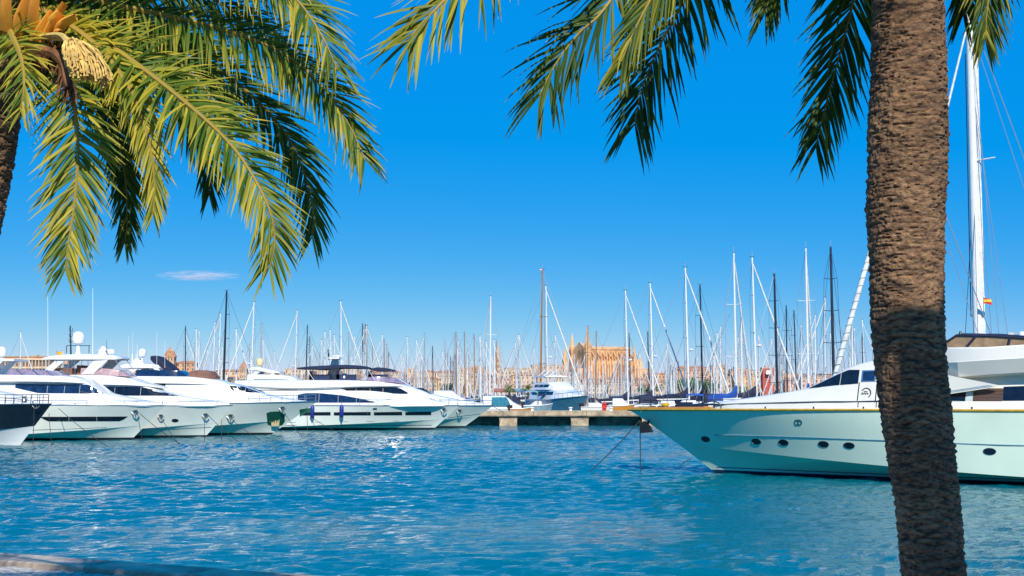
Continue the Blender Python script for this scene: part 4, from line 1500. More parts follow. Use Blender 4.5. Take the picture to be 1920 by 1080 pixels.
# ------------------------------------------------------------------ sailing yachts
def sailboat_proto(key, m_mast, m_sail, m_hull=M_white, cover=M_navyc, furl=True, nsp=3, dark_stay=False, simple=False, mr=.145, radar=False):
    """unit boat: mast top 20 m above the water, bow towards +x, mast at x = 0"""
    r = empty('sailing_yacht', (0, 0, -200))
    h = Hull(14.5, 3.9, 1.45, 1.15, 1.3, chine=.3, sm=.6)
    g = MB()
    hh = empty('tmp')
    hull = None
    secs = []
    for i in range(19):
        u = (i / 18) ** 1.3
        zs = h.zs(u)
        secs.append([(h.xst(z) - u * (h.L + h.xst(z)) + 6.2, h.hb(u, z), z) for z in (-.5, .1, .35, zs * .7, zs)])
    g.grid(secs)
    g.grid([[(x, -y, z) for x, y, z in s] for s in secs], flip=True)
    g.grid([[(s[-1][0], s[-1][1], s[-1][2] - .03), (s[-1][0], 0, s[-1][2] + .05), (s[-1][0], -s[-1][1], s[-1][2] - .03)] for s in secs], flip=True)
    g.grid([secs[-1], [(x, -y, z) for x, y, z in secs[-1]]])
    g.build('hull', m_hull, r, ang=30)
    bpy.data.objects.remove(hh)
    Body([(-4.2, 1.1, 1.75, 1.15, 1.0), (-2.0, 1.1, 1.8, 1.2, 1.05), (1.2, 1.1, 1.7, 1.0, .85), (2.6, 1.1, 1.25, .6, .5)], .14, .05, n=10).mesh().build('cabin', M_white, r, ang=32)
    g = MB()
    for s_ in (1, -1):
        g.grid([[(x, s_ * (1.12 - .05 * max(x, 0) * 1.6), z) for x in (-3.6, -1.8, 0, .8)] for z in (1.35, 1.55)], flip=s_ < 0)
    g.build('cabin_window', M_glass, r)
    rake = -.35
    top = Vector((rake, 0, 20))
    ms = MB().tube([(0, 0, 1.0), (rake * .5, 0, 10.5), top], [mr, mr * .95, mr * .7], 8)
    mo = ms.build('mast', m_mast, r)
    MB().tube([(rake, 0, 20), (rake - .02, 0, 20.8)], .03, 5).build('antenna', M_mastg, mo)
    g = MB()
    g.tube([(rake - .35, 0, 20.1), (rake + .3, 0, 20.1)], .035, 5)
    g.build('masthead_vane', M_mastk, mo)
    if not simple:
        for k in range(nsp):
            z = 1.2 + 18.8 * (k + 1) / (nsp + 1)
            x = rake * z / 20
            MB().tube([(x - .3, -1.15 + .12 * k, z + .08), (x, 0, z), (x - .3, 1.15 - .12 * k, z + .08)], .04, 5).build('spreader', m_mast, mo)
        g = MB()
        w = .02
        for s_ in (1, -1):
            pts = [(-.2, s_ * 1.8, 1.2)]
            for k in range(nsp):
                z = 1.2 + 18.8 * (k + 1) / (nsp + 1)
                pts.append((rake * z / 20 - .3, s_ * (1.15 - .12 * k), z))
            pts.append((rake, 0, 19.8))
            g.tube(pts, w, 4, cap=False)
        g.tube([(rake, 0, 19.9), (-8.0, 0, 1.3)], w, 4, cap=False)
        g.tube([(rake, 0, 19.9), (6.0, 0, 1.4)], w, 4, cap=False)
        g.tube([(rake * .7, 0, 14.5), (3.2, 0, 1.6)], w, 4, cap=False)
        g.build('rigging', M_mastk if dark_stay else M_wire, r)
    else:
        g = MB()
        for e in ((-8.0, 0, 1.3), (6.0, 0, 1.4), (-.2, 1.8, 1.2), (-.2, -1.8, 1.2)):
            g.tube([(rake, 0, 19.8), e], .03, 4, cap=False)
        for z, w_ in ((8, 1.0), (13.5, .8)):
            g.tube([(rake * z / 20 - .2, -w_, z), (rake * z / 20, 0, z), (rake * z / 20 - .2, w_, z)], .04, 4)
        g.build('rigging', M_wire, r)
    if furl:
        a, b = Vector((rake + .1, 0, 19.2)), Vector((5.8, 0, 1.9))
        MB().tube([a.lerp(b, t) for t in (0, .1, .5, .85, 1)], [.05, .09, .125, .14, .08], 7).build('furled_sail', m_sail, r)
    MB().tube([(-.15, 0, 2.5), (-5.3, 0, 2.35)], .09, 7).build('boom', m_mast, r)
    g = MB()
    rows = []
    for i in range(9):
        f = i / 8
        x = -.1 - 5.0 * f
        hgt = .75 - .42 * f + (0.9 * (1 - f) ** 6)
        ww = .2 - .08 * f
        rows.append([(x, ww * math.sin(a) * (1 - .2 * (math.cos(a) > 0)), 2.5 + hgt * .5 - hgt * .52 * math.cos(a) + .02 * math.sin(5 * i)) for a in np.linspace(0, 2 * math.pi, 10)])
    g.grid(rows)
    g.build('sail_cover', cover, r)
    g = MB()
    for s_ in (1, -1):
        pts = []
        for x in np.linspace(-7.6, 5.6, 9):
            u = min(max((6.2 - x - .3) / 14.5, 0), 1)
            yy = max(h.hb(u, h.zs(u)) - .08, .05) * s_
            g.tube([(x, yy, h.zs(u) - .02), (x, yy, h.zs(u) + .6)], .022, 4)
            pts.append((x, yy, h.zs(u) + .6))
        g.tube(pts, .018, 4)
    g.build('lifeline', M_steel, r)
    if not simple:
        Body([(-6.6, 1.9, 2.9, 1.1, 1.0), (-5.0, 1.9, 2.95, 1.15, 1.05), (-4.2, 1.7, 2.2, 1.1, .9)], .2, .1, n=8).mesh().build('spray_hood', cover, r, ang=40)
    if radar:
        g = MB().lathe([(.2, -.14), (.32, -.05), (.32, .08), (.15, .16)], (.35, 0, 9.0), 12)
        g.tube([(0, 0, 8.85), (.4, 0, 8.88)], .05, 5)
        g.build('radar', M_dome, mo)
    return r


PR = {
    'white': sailboat_proto('white', M_mastw, M_sail, radar=True),
    'whiteb': sailboat_proto('whiteb', M_mastw, M_sail, cover=M_bluec, nsp=2),
    'dark': sailboat_proto('dark', M_mastk, M_sailg, m_hull=M_boot, furl=False, nsp=4, dark_stay=True, mr=.19),
    'darkw': sailboat_proto('darkw', M_mastk, M_sailg, furl=False, nsp=3, dark_stay=True, mr=.14),
    'wood': sailboat_proto('wood', M_mastb, M_sailg, m_hull=M_orangew, furl=False, nsp=2, mr=.13, cover=M_sailg),
    'grey': sailboat_proto('grey', M_mastg, M_sail, nsp=2, cover=M_sailg),
    'mini': sailboat_proto('mini', M_mastw, M_sail, simple=True, mr=.175),
    'mini_bare': sailboat_proto('mini_bare', M_mastw, M_sail, simple=True, furl=False, mr=.175, cover=M_bluec),
    'mini_grey': sailboat_proto('mini_grey', M_mastg, M_sail, simple=True, furl=False, mr=.165, cover=M_sailg),
    'mini_wood': sailboat_proto('mini_wood', M_mastb, M_sailg, m_hull=M_orangew, simple=True, furl=False, mr=.15, cover=M_sailg),
}


def sail(kind, xt, yt, xb, Y, hdg, label, group):
    """one sailing yacht whose mast stands at distance Y, foot at photo column xb, head at row yt"""
    foot = P(xb, 738, Y)
    head = P(xt, yt, Y)
    sc = head.z / 20.0
    c = copy_tree(PR[kind])
    c.location = (foot.x, Y, 0)
    c.rotation_euler = (0, 0, math.radians(hdg))
    c.scale = (sc, sc, sc)
    tag(c, label, 'sailing yacht', group)
    return c


SG = 'sailing yachts with prominent masts'
sail('dark', 425, 545, 418, 190, 170, 'black twin-masted look sailing yacht, tall dark mast rising above the white yacht row', SG)
sail('white', 414, 588, 408, 215, 160, 'white masted sailing yacht close left of the tall dark mast by the yacht row', SG)
sail('whiteb', 402, 604, 398, 240, 200, 'shorter white masted sailing yacht, second left of the dark mast by the yacht row', SG)
sail('white', 476, 566, 470, 230, 200, 'white masted sailing yacht with furled jib behind the cream dome', SG)
sail('white', 553, 582, 552, 260, 180, 'white masted sailing yacht right of the cream dome, left of the navy bimini', SG)
sail('whiteb', 639, 565, 641, 250, 10, 'tall thin white mast directly above the navy bimini', SG)
sail('white', 628, 628, 628, 210, 0, 'short thick white mast just left of the thin one above the navy bimini', SG)
sail('grey', 690, 611, 690, 230, 0, 'pale grey masted sailing yacht above the end of the navy bimini', SG)
sail('wood', 721, 637, 722, 220, 0, 'wooden masted sailing yacht right of the pale grey mast and navy bimini', SG)
sail('grey', 793, 627, 793, 240, 180, 'grey masted sailing yacht between the navy bimini and the dark thin mast', SG)
sail('darkw', 816, 650, 813, 190, 0, 'dark thin masted sailing yacht above the bow of the long white yacht', SG)
sail('mini_wood', 861, 624, 857, 260, 0, 'leftmost of three wooden masts between the dark thin mast and tall white mast', SG)
sail('mini_wood', 878, 624, 873, 262, 0, 'middle of three wooden masts between the dark thin mast and tall white mast', SG)
sail('mini_wood', 893, 628, 891, 264, 0, 'rightmost of three wooden masts, next to the tall white mast', SG)
sail('whiteb', 919, 556, 918, 185, 120, 'tall white masted sailing yacht above the bow nearest the pier', SG)
wd = sail('wood', 1007, 506, 1013, 178, 150, 'tallest wooden masted sailing yacht, behind the small palm pair', SG)
sail('white', 1023, 536, 1028, 215, 0, 'white masted sailing yacht with steep furled jib right of the tallest wooden mast', SG)
sail('wood', 1098, 612, 1100, 180, 160, 'wooden masted sailing yacht standing before the cathedral towers', SG)
sail('mini_wood', 1113, 622, 1116, 200, 160, 'second wooden mast just right of the cathedral towers', SG)
sail('white', 1175, 545, 1178, 205, 0, 'white masted sailing yacht before the east end of the cathedral', SG)
sail('darkw', 1181, 626, 1183, 225, 0, 'short dark masted sailing yacht before the east end of the cathedral', SG)
sail('white', 1219, 531, 1225, 210, 0, 'white masted sailing yacht standing just right of the cathedral', SG)
sail('darkw', 1216, 622, 1218, 260, 0, 'short dark masted sailing yacht behind the white mast right of the cathedral', SG)
sail('white', 1286, 502, 1292, 200, 0, 'white masted sailing yacht with furled jib before the green waterfront trees', SG)
sail('darkw', 1309, 534, 1318, 205, 30, 'dark masted sailing yacht before the green waterfront trees', SG)
sail('whiteb', 1352, 612, 1350, 230, 180, 'white masted sailing yacht with jib sloping left, right of the waterfront trees', SG)
sail('dark', 1371, 492, 1383, 196, 20, 'dark rigged tall sailing yacht whose mast stands behind the tallest white mast', SG) if False else None
sail('whiteb', 1370, 475, 1381, 190, 60, 'tallest white masted sailing yacht right of the waterfront trees', SG)
sail('mini', 1385, 584, 1391, 240, 90, 'shorter white mast immediately right of the tallest white one', SG)
sail('white', 1410, 483, 1419, 195, 0, 'white masted sailing yacht with furled jib left of the red building', SG)
sail('dark', 1449, 514, 1458, 190, 40, 'thick dark masted sailing yacht right of the red building', SG)
sail('darkw', 1477, 573, 1476, 250, 90, 'thin dark masted sailing yacht right of the thick dark mast', SG)
sail('darkw', 1485, 583, 1494, 220, 20, 'short dark masted sailing yacht above the windscreen of the mint white yacht', SG)
sail('whiteb', 1508, 466, 1516, 200, 70, 'tall white masted sailing yacht above the windscreen of the mint white yacht', SG)
sail('dark', 1552, 464, 1564, 200, 60, 'tall black masted sailing yacht left of the wrapped diagonal jib', SG)
sail('mini', 1545, 558, 1546, 230, 180, 'white mast close left of the tall black mast near the palm trunk', SG)
sail('white', 1530, 590, 1528, 250, 180, 'white masted sailing yacht between the tall white and tall black masts by the palm trunk', SG)
sail('mini', 1598, 600, 1599, 230, 90, 'white mast right of the wrapped diagonal jib, left of the palm trunk', SG)
sail('darkw', 1620, 626, 1618, 240, 90, 'dark masted sailing yacht touching the left edge of the palm trunk', SG)
sail('mini', 38, 622, 38, 260, 0, 'thin white mast at the far left above the black hulled yacht', SG)
flag('flag', wd.location + Vector((wd.scale[0] * -.35 * math.cos(math.radians(150)), -.2, wd.scale[0] * 20 - .1)), (.34, .26), 'small red and white pennant at the head of the tallest wooden mast', ((.6, .08, .1), (.75, .7, .7), (.6, .08, .1)), .3, -1)


def sail_big(Y, top_px, top_py, foot_px, bow_px, bow_py, mr, label, wraps=False, thick=.16, sheath=False, spreads=()):
    foot = P(foot_px, 738, Y)
    head = P(top_px, top_py, Y)
    bow = P(bow_px, bow_py, Y)
    r = empty('sailing_yacht', (foot.x, Y, 0), math.pi, label, 'sailing yacht', SG)
    xb = foot.x - bow.x
    L = (xb + .8) * 2.4
    h = Hull(L, L * .24, 1.9, 1.6, 1.6, chine=.3, sm=.6)
    e = empty('tmp')
    secs = []
    for i in range(25):
        u = (i / 24) ** 1.3
        zs = h.zs(u)
        secs.append([(h.xst(z) - u * (h.L + h.xst(z)) + xb + .8, h.hb(u, z), z) for z in (-.5, .1, .35, zs * .7, zs)])
    g = MB()
    g.grid(secs)
    g.grid([[(x, -y, z) for x, y, z in s] for s in secs], flip=True)
    g.grid([[(s[-1][0], s[-1][1], s[-1][2] - .03), (s[-1][0], 0, s[-1][2] + .05), (s[-1][0], -s[-1][1], s[-1][2] - .03)] for s in secs], flip=True)
    g.build('hull', M_white, r, ang=30)
    bpy.data.objects.remove(e)
    Body([(-L * .35, 1.5, 2.3, L * .08, L * .07), (0, 1.5, 2.3, L * .08, L * .07), (2.5, 1.5, 1.7, L * .05, L * .04)], .14, .05, n=10).mesh().build('cabin', M_white, r)
    hx = foot.x - head.x
    tp = Vector((hx, 0, head.z))
    mo = MB().tube([(0, 0, 1.2), tp * .5, tp], [mr, mr, mr * .8], 12).build('mast', M_mastw, r)
    if sheath:
        o = MB().tube([(-mr * 1.25, 0, 2.4), (tp.x * .92 - mr * 1.2, 0, tp.z * .92)], mr * .62, 8).build('mast_track', M_sail, mo)
        a = MB().tube([(mr * 1.35, -.05, tp.z * .3), (mr * 1.1 + tp.x * .9, -.05, tp.z * .9)], .035, 5)
        a.build('halyard', M_mastk, mo)
    for z, w in spreads:
        x = tp.x * z / tp.z
        MB().tube([(x - .1, -w * .7, z + .08), (x, 0, z), (x - 1.05, w * .7, z + .08)], .045, 6).build('spreader', M_mastw, mo)
    g = MB()
    rr = .02
    for s_ in (1, -1):
        for k, (xo, zt) in enumerate(((-.5, 1.0), (-.9, .85), (.3, .6))):
            g.tube([tp * zt, (xo * 2, s_ * L * .115, 1.7)], rr, 4, cap=False)
    g.tube([tp, (-L * .55, 0, 1.8)], rr * 1.4, 4, cap=False)
    g.tube([tp * .97, (-L * .45, .8, 1.8)], rr, 4, cap=False)
    g.build('rigging', M_wire, r)
    a, b = tp * .985, Vector((xb, 0, bow.z))
    f = MB().tube([a.lerp(b, t) for t in (0, .08, .5, .9, 1)], [.05, thick * .6, thick, thick * 1.15, thick * .7], 10).build('furled_sail', M_sail, r)
    if wraps:
        pts = []
        n = 330
        ax = (b - a).normalized()
        u = ax.orthogonal().normalized()
        w = ax.cross(u)
        for i in range(n):
            t = i / n
            an = t * 34 * 2 * math.pi
            R = thick * (.62 + .55 * t) + .012
            pts.append(a.lerp(b, t) + (u * math.cos(an) + w * math.sin(an)) * R)
        MB().tube(pts, .028, 4).build('wrap_line', M_sailg, f)
    MB().tube([(-.2, 0, 3.0), (-L * .4, 0, 2.9)], .13, 8).build('boom', M_mastw, r)
    Body([(-L * .4, 3.0, 3.4, .12, .1), (-.4, 3.0, 4.0, .2, .15)], .1, .1, n=6).mesh().build('sail_cover', M_navyc, r)
    return r


sail_big(84, 1817, 20, 1836, 1658, 690, .27, 'largest sailing yacht, thick white mast rising right of the palm trunk', thick=.10, sheath=True, spreads=((17.9, 1.3), (25.5, 1.1)))
sail_big(76, 1702, 215, 1700, 1560, 722, .16, 'sailing yacht with rope wrapped diagonal jib just left of the palm trunk', wraps=True, thick=.135, spreads=((10, 1.0),))
flag('flag', P(1844, 569, 83) , (.52, .34), 'red and yellow striped flag flying beside the thick white mast', ((.62, .03, .03), (.85, .55, .03), (.62, .03, .03)), .5, 1)

# the crowd of smaller masts
FG = 'sailing yachts crowded in the far marina'
fr = random.Random(21)
KL = {'mini': 'white masted sailing yacht with furled jib in the crowded far marina',
      'mini_bare': 'white masted sailing yacht with blue sail cover in the crowded far marina',
      'mini_grey': 'grey masted sailing yacht in the crowded far marina',
      'mini_wood': 'wooden masted sailing yacht in the crowded far marina',
      'darkw': 'black masted sailing yacht in the crowded far marina',
      'whiteb': 'white masted sailing yacht with blue sail cover among the nearer marina berths',
      'white': 'white masted sailing yacht with navy sail cover among the nearer marina berths'}
placed = []
CROWD = []
def crowd(n, x0, x1, y0, y1, Y0, Y1, kinds):
    for _ in range(n):
        for _t in range(30):
            px = fr.uniform(x0, x1)
            Y = fr.uniform(Y0, Y1)
            X = P(px, 738, Y).x
            if all(abs(X - a) > 7 or abs(Y - b) > 5 for a, b in placed):
                break
        placed.append((X, Y))
        k = fr.choice(kinds)
        py = fr.uniform(y0, y1)
        if 1050 < px < 1215 and py < 662:
            py += 45
        CROWD.append((px, py, k, sail(k, px, py, px, Y, fr.choice((0, 0, 8, -8, 180, 172, 95, -90, 30)), KL[k], FG)))


K1 = ['mini', 'mini', 'mini', 'mini_bare', 'mini_bare', 'mini_grey', 'mini', 'mini_bare', 'mini', 'mini_grey', 'mini', 'mini_bare', 'mini', 'mini', 'mini_wood', 'darkw']
crowd(12, 345, 470, 612, 680, 230, 420, K1)
crowd(26, 480, 690, 605, 690, 240, 480, K1)
crowd(34, 690, 930, 625, 700, 235, 520, K1)
crowd(44, 925, 1230, 618, 705, 235, 520, K1)
crowd(32, 925, 1230, 660, 715, 300, 560, K1)
crowd(20, 740, 925, 665, 712, 260, 560, K1)
crowd(26, 1215, 1480, 612, 705, 240, 480, K1)
crowd(12, 1480, 1660, 575, 690, 230, 420, ['mini', 'mini', 'mini_bare', 'mini_grey'])
crowd(9, 60, 345, 655, 700, 260, 460, ['mini', 'mini_bare'])
crowd(24, 560, 930, 668, 722, 300, 560, K1)
crowd(34, 930, 1330, 668, 722, 300, 600, K1)
crowd(16, 1050, 1460, 640, 690, 205, 250, ['white', 'whiteb', 'mini_bare', 'mini', 'mini_grey'])
ZONES = ((-999, 'left of the tall dark mast'), (425, 'between tall dark mast and navy bimini'), (640, 'between navy bimini and dark thin mast'),
         (816, 'between dark thin mast and wooden trio'), (877, 'between wooden trio and tall white mast'), (919, 'between tall white mast and tallest wooden mast'),
         (1010, 'between tallest wooden mast and cathedral spires'), (1098, 'before the cathedral nave'), (1219, 'between cathedral and waterfront trees'),
         (1300, 'between waterfront trees and red building'), (1430, 'between red building and palm trunk'))
KW = {'mini': 'white masted yacht', 'mini_bare': 'blue covered yacht', 'mini_grey': 'grey masted yacht', 'mini_wood': 'wooden masted yacht', 'darkw': 'black masted yacht', 'whiteb': 'spreader rigged white yacht', 'white': 'radar carrying white yacht'}
ORDW = 'first second third fourth fifth sixth seventh eighth ninth tenth eleventh twelfth thirteenth fourteenth fifteenth sixteenth seventeenth eighteenth nineteenth twentieth'.split()
zc = {}
for px, py, k, ob in sorted(CROWD, key=lambda t: t[0]):
    zone = [z for x, z in ZONES if px >= x][-1]
    size = 'tall' if py < 640 else ('middling' if py < 672 else 'short')
    key = (zone, size, KW[k])
    zc[key] = zc.get(key, 0) + 1
    ob['label'] = f'{size} {KW[k]}, {ORDW[min(zc[key], 20) - 1]} from the left {zone}'
for k, r in PR.items():                       # the unplaced originals go away
    for ch in list(r.children_recursive):
        bpy.data.objects.remove(ch)
    bpy.data.objects.remove(r)

# ------------------------------------------------------------------ the town
tr = random.Random(5)
WC = {
    'cream': mat('cream_plaster', (0.74, 0.58, 0.42), .9, scale=.15, var=.16),
    'ochre': mat('ochre_plaster', (0.74, 0.50, 0.30), .9, scale=.15, var=.16),
    'orange': mat('orange_plaster', (0.72, 0.40, 0.22), .9, scale=.15, var=.16),
    'pink': mat('pink_plaster', (0.75, 0.50, 0.38), .9, scale=.15, var=.16),
    'white': mat('white_plaster', (0.80, 0.72, 0.61), .9, scale=.15, var=.12),
    'sand': mat('sandstone', (0.75, 0.48, 0.28), .9, scale=.12, var=.22),
    'red': mat('red_plaster', (0.60, 0.10, 0.07), .9, scale=.15, var=.14),
}
M_tile = mat('terracotta_roof_tile', (0.58, 0.28, 0.15), .9, scale=.4, var=.25)
M_flat = mat('pale_flat_roof', (0.50, 0.42, 0.34), .9, scale=.2)
M_shut = mat('dark_shuttered_window', (0.17, 0.13, 0.10), .6)
M_sand = mat('cathedral_sandstone', (0.84, 0.48, 0.23), .9, scale=.10, var=.22, bump=.4, bscale=.6)
M_sandd = mat('cathedral_recess_stone', (0.50, 0.29, 0.15), .9, scale=.2, var=.22)
ORD = ['first', 'second', 'third', 'fourth', 'fifth', 'sixth', 'seventh', 'eighth', 'ninth', 'tenth', 'eleventh', 'twelfth', 'thirteenth', 'fourteenth', 'fifteenth', 'sixteenth', 'seventeenth', 'eighteenth', 'nineteenth', 'twentieth', 'twenty-first', 'twenty-second', 'twenty-third', 'twenty-fourth', 'twenty-fifth', 'twenty-sixth', 'twenty-seventh', 'twenty-eighth', 'twenty-ninth', 'thirtieth']
NUM = {2: 'two', 3: 'three', 4: 'four', 5: 'five', 6: 'six', 7: 'seven', 8: 'eight'}


def building(px0, px1, top, Y, col, roof, label, rz=0.0, dp=None, name='town_building', cat='building'):
    a, b = P(px0, top, Y), P(px1, top, Y)
    w, zt = b.x - a.x, a.z
    z0 = GZ(Y) - .5
    dp = dp or tr.uniform(12, 18)
    r = tag(empty(name, ((a.x + b.x) / 2, Y + dp / 2, z0), rz), label, cat, 'buildings of the waterfront town')
    hgt = max(zt - z0, 4)
    eave = hgt - (1.6 if roof == 'tiled' else 0)
    MB().box((0, 0, eave / 2), (w, dp, eave)).build('wall', WC[col], r, smooth=False)
    mb = MB()
    if roof == 'tiled':
        o = .45
        x, y, e, q = w / 2 + o, dp / 2 + o, eave + .01, min(w, dp) * .3
        mb.add([(-x, -y, e), (x, -y, e), (x, y, e), (-x, y, e), (-x + q, 0, hgt), (x - q, 0, hgt),
                (-x, -y, e - .25), (x, -y, e - .25), (x, y, e - .25), (-x, y, e - .25)],
               [(0, 1, 5, 4), (1, 2, 5), (2, 3, 4, 5), (3, 0, 4), (6, 7, 1, 0), (7, 8, 2, 1), (8, 9, 3, 2), (9, 6, 0, 3), (9, 8, 7, 6)])
        mb.build('roof', M_tile, r, smooth=False)
    else:
        mb.box((0, 0, eave + .12), (w + .5, dp + .5, .24))
        for s_ in (-1, 1):
            mb.box((0, s_ * (dp / 2 - .1), eave + .55), (w, .25, .62))
            mb.box((s_ * (w / 2 - .1), 0, eave + .55), (.25, dp - .5, .62))
        mb.box((tr.uniform(-.25, .25) * w, 0, eave + 1.2), (min(3, w * .3), 3, 2.0))
        mb.build('roof', M_flat, r, smooth=False)
    fl = max(2, int((eave - .8) / 3.1))
    cols = max(2, int(w / 3.0))
    win, sill = MB(), MB()
    for i in range(fl):
        z = 1.2 + (eave - 1.4) * (i + .5) / fl
        for j in range(cols):
            x = -w / 2 + w * (j + .5) / cols
            if tr.random() < .07:
                continue
            hh = 1.9 if (i == 0 or tr.random() < .3) else 1.55
            win.box((x, -dp / 2 - .0, z), (1.15, .14, hh))
            sill.box((x, -dp / 2 - .1, z - hh / 2 - .12), (1.5, .3, .14))
    for i in range(fl):
        z = 1.2 + (eave - 1.4) * (i + .5) / fl
        for y in (-dp * .25, dp * .25):
            for s_ in (-1, 1):
                win.box((s_ * w / 2, y, z), (.14, 1.15, 1.5))
    tag(win.build('windows', M_shut, r, smooth=False), kind='stuff')
    tag(sill.build('window_sills', WC['white'], r, smooth=False), kind='stuff')
    return r


def town():
    def top_at(px):
        t = 700
        if 800 < px < 935: t = 694
        if 935 <= px < 1060: t = 690
        if 1180 < px < 1262: t = 703
        if 1262 <= px < 1320: t = 694
        if 1335 <= px < 1400: t = 694
        if px >= 1445: t = 702
        if px < 110: t = 676
        return t
    rows = []
    cols = ['cream', 'ochre', 'cream', 'orange', 'pink', 'white', 'sand', 'ochre', 'cream', 'sand']
    for row, Y, off in (('front', 1010, 11), ('middle', 1120, 4), ('back', 1230, -4)):
        px = -70.0 + {'front': 0, 'middle': 13, 'back': 22}[row]
        L = []
        while px < 1990:
            w = tr.uniform(24, 62)
            L.append((px, px + w - tr.uniform(0, 1.5), top_at(px + w / 2) + off + tr.uniform(-5, 5)))
            px += w
        for side in (-1, 1):
            S_ = [b for b in L if ((b[0] + b[1]) / 2 - 1135) * side > 0]
            S_.sort(key=lambda b: abs((b[0] + b[1]) / 2 - 1135))
            for i, (a, b, t) in enumerate(S_):
                col = tr.choice(cols)
                roof = 'tiled' if tr.random() < .45 else 'flat'
                Yb = Y + tr.uniform(-15, 15)
                eave = P(a, t, Yb).z - GZ(Yb)
                fl = max(2, int((eave - 1.5) / 3.1))
                if row == 'back' and 1040 < (a + b) / 2 < 1230:
                    continue
                building(a, b, t, Yb, col, roof, f"{col} {roof} roofed building, {ORD[min(i, 29)]} {'right' if side > 0 else 'left'} of the cathedral in the {row} row", tr.uniform(-.12, .12))


town()


def spire_tower(px, w_px, top_py, shaft_py, Y, m_w, m_r, label, name='tower', base=760, octo=False):
    c = P(px, shaft_py, Y)
    w = w_px * Y / FL
    z0 = GZ(Y) - .5
    zt = P(px, top_py, Y).z
    r = tag(empty(name, (c.x, Y, z0)), label, 'tower')
    MB().box((0, 0, (c.z - z0) / 2), (w, w, c.z - z0)).build('wall', m_w, r, smooth=False)
    MB().box((0, 0, c.z - z0 - .2), (w * 1.12, w * 1.12, .7)).build('cornice', m_w, r, smooth=False)
    MB().lathe([(w * .66, c.z - z0 + .15), (w * .4, (c.z + zt) / 2 - z0), (.12, zt - z0)], (0, 0, 0), 8 if octo else 4).build('spire', m_r, r, smooth=False)
    MB().lathe([(.12, zt - z0 - .1), (.12, zt - z0 + 2)], (0, 0, 0), 6).build('finial', m_r, r)
    hz = c.z - z0
    win = MB()
    for k in range(max(2, int(hz / 5))):
        z = hz - 2.2 - k * 4.2
        if z < 2:
            break
        for x in (-w * .28, 0, w * .28):
            win.box((x, -w / 2, z), (w * .13, .2, 2.0))
            win.box((-w / 2, x, z), (.2, w * .13, 2.0))
            win.box((w / 2, x, z), (.2, w * .13, 2.0))
    tag(win.build('windows', M_shut, r, smooth=False), kind='stuff')
    return r


spire_tower(319, 19, 651, 668, 1000, WC['sand'], M_tile, 'sandstone tower with red pyramid roof behind the navy awning')
building(330, 366, 676, 1010, 'orange', 'tiled', 'orange house with tiled roof touching the red roofed tower')
spire_tower(457, 14, 678, 690, 1000, WC['sand'], M_tile, 'small tower with pointed red roof between dark mast and cream dome')
spire_tower(933, 9, 646, 672, 1100, WC['sand'], WC['sand'], 'slim sandstone church spire left of the tallest wooden mast', 'church_spire', octo=True)
building(1430, 1451, 691, 960, 'red', 'flat', 'red building with pale lettered panel, left of the thick dark mast')
building(1336, 1362, 686, 985, 'ochre', 'flat', 'ochre block with roof tower right of the waterfront trees')
building(1382, 1392, 689, 985, 'sand', 'flat', 'narrow sandstone tower block behind the tallest white mast')
building(1265, 1312, 690, 985, 'orange', 'tiled', 'broad orange building above the waterfront trees')
# blank pale sign boards on the red building
a, b = P(1436, 694, 958), P(1446, 702, 958)
sg = MB().prism([(a.x, a.z), (b.x, a.z), (b.x, b.z), (a.x, b.z)], 'y', 957.0, 957.6).build('sign_board', WC['white'], None, smooth=False)
tag(sg, 'pale blank sign board on the front of the red building', 'sign')


# arcade terrace at the far left
def arcade():
    Y = 990
    a, b = P(-60, 670, Y), P(92, 670, Y)
    zt = a.z
    z0 = GZ(Y) - .5
    w = b.x - a.x
    r = tag(empty('arcade_building', ((a.x + b.x) / 2, Y, z0)), 'long sandstone building with rows of arches at the far left', 'building', 'buildings of the waterfront town')
    h = zt - z0
    MB().box((0, 8, h / 2), (w, 14, h)).build('wall', WC['sand'], r, smooth=False)
    n = 24
    mb = MB()
    for lvl in (.62, .84):
        for i in range(n + 1):
            x = -w / 2 + w * i / n
            mb.box((x, .4, h * lvl), (.55, .8, h * .18))
        mb.box((0, .3, h * (lvl + .105)), (w, 1.2, h * .035))
    tag(mb.build('arches', WC['cream'], r, smooth=False), kind='stuff')
    mb = MB()
    for lvl in (.62, .84):
        for i in range(n):
            mb.box((-w / 2 + w * (i + .5) / n, .98, h * lvl), (w / n * .72, .1, h * .15))
    tag(mb.build('windows', M_shut, r, smooth=False), kind='stuff')
    MB().box((0, 8, h + .4), (w + 1.2, 15, .8)).build('roof', M_tile, r, smooth=False)


arcade()


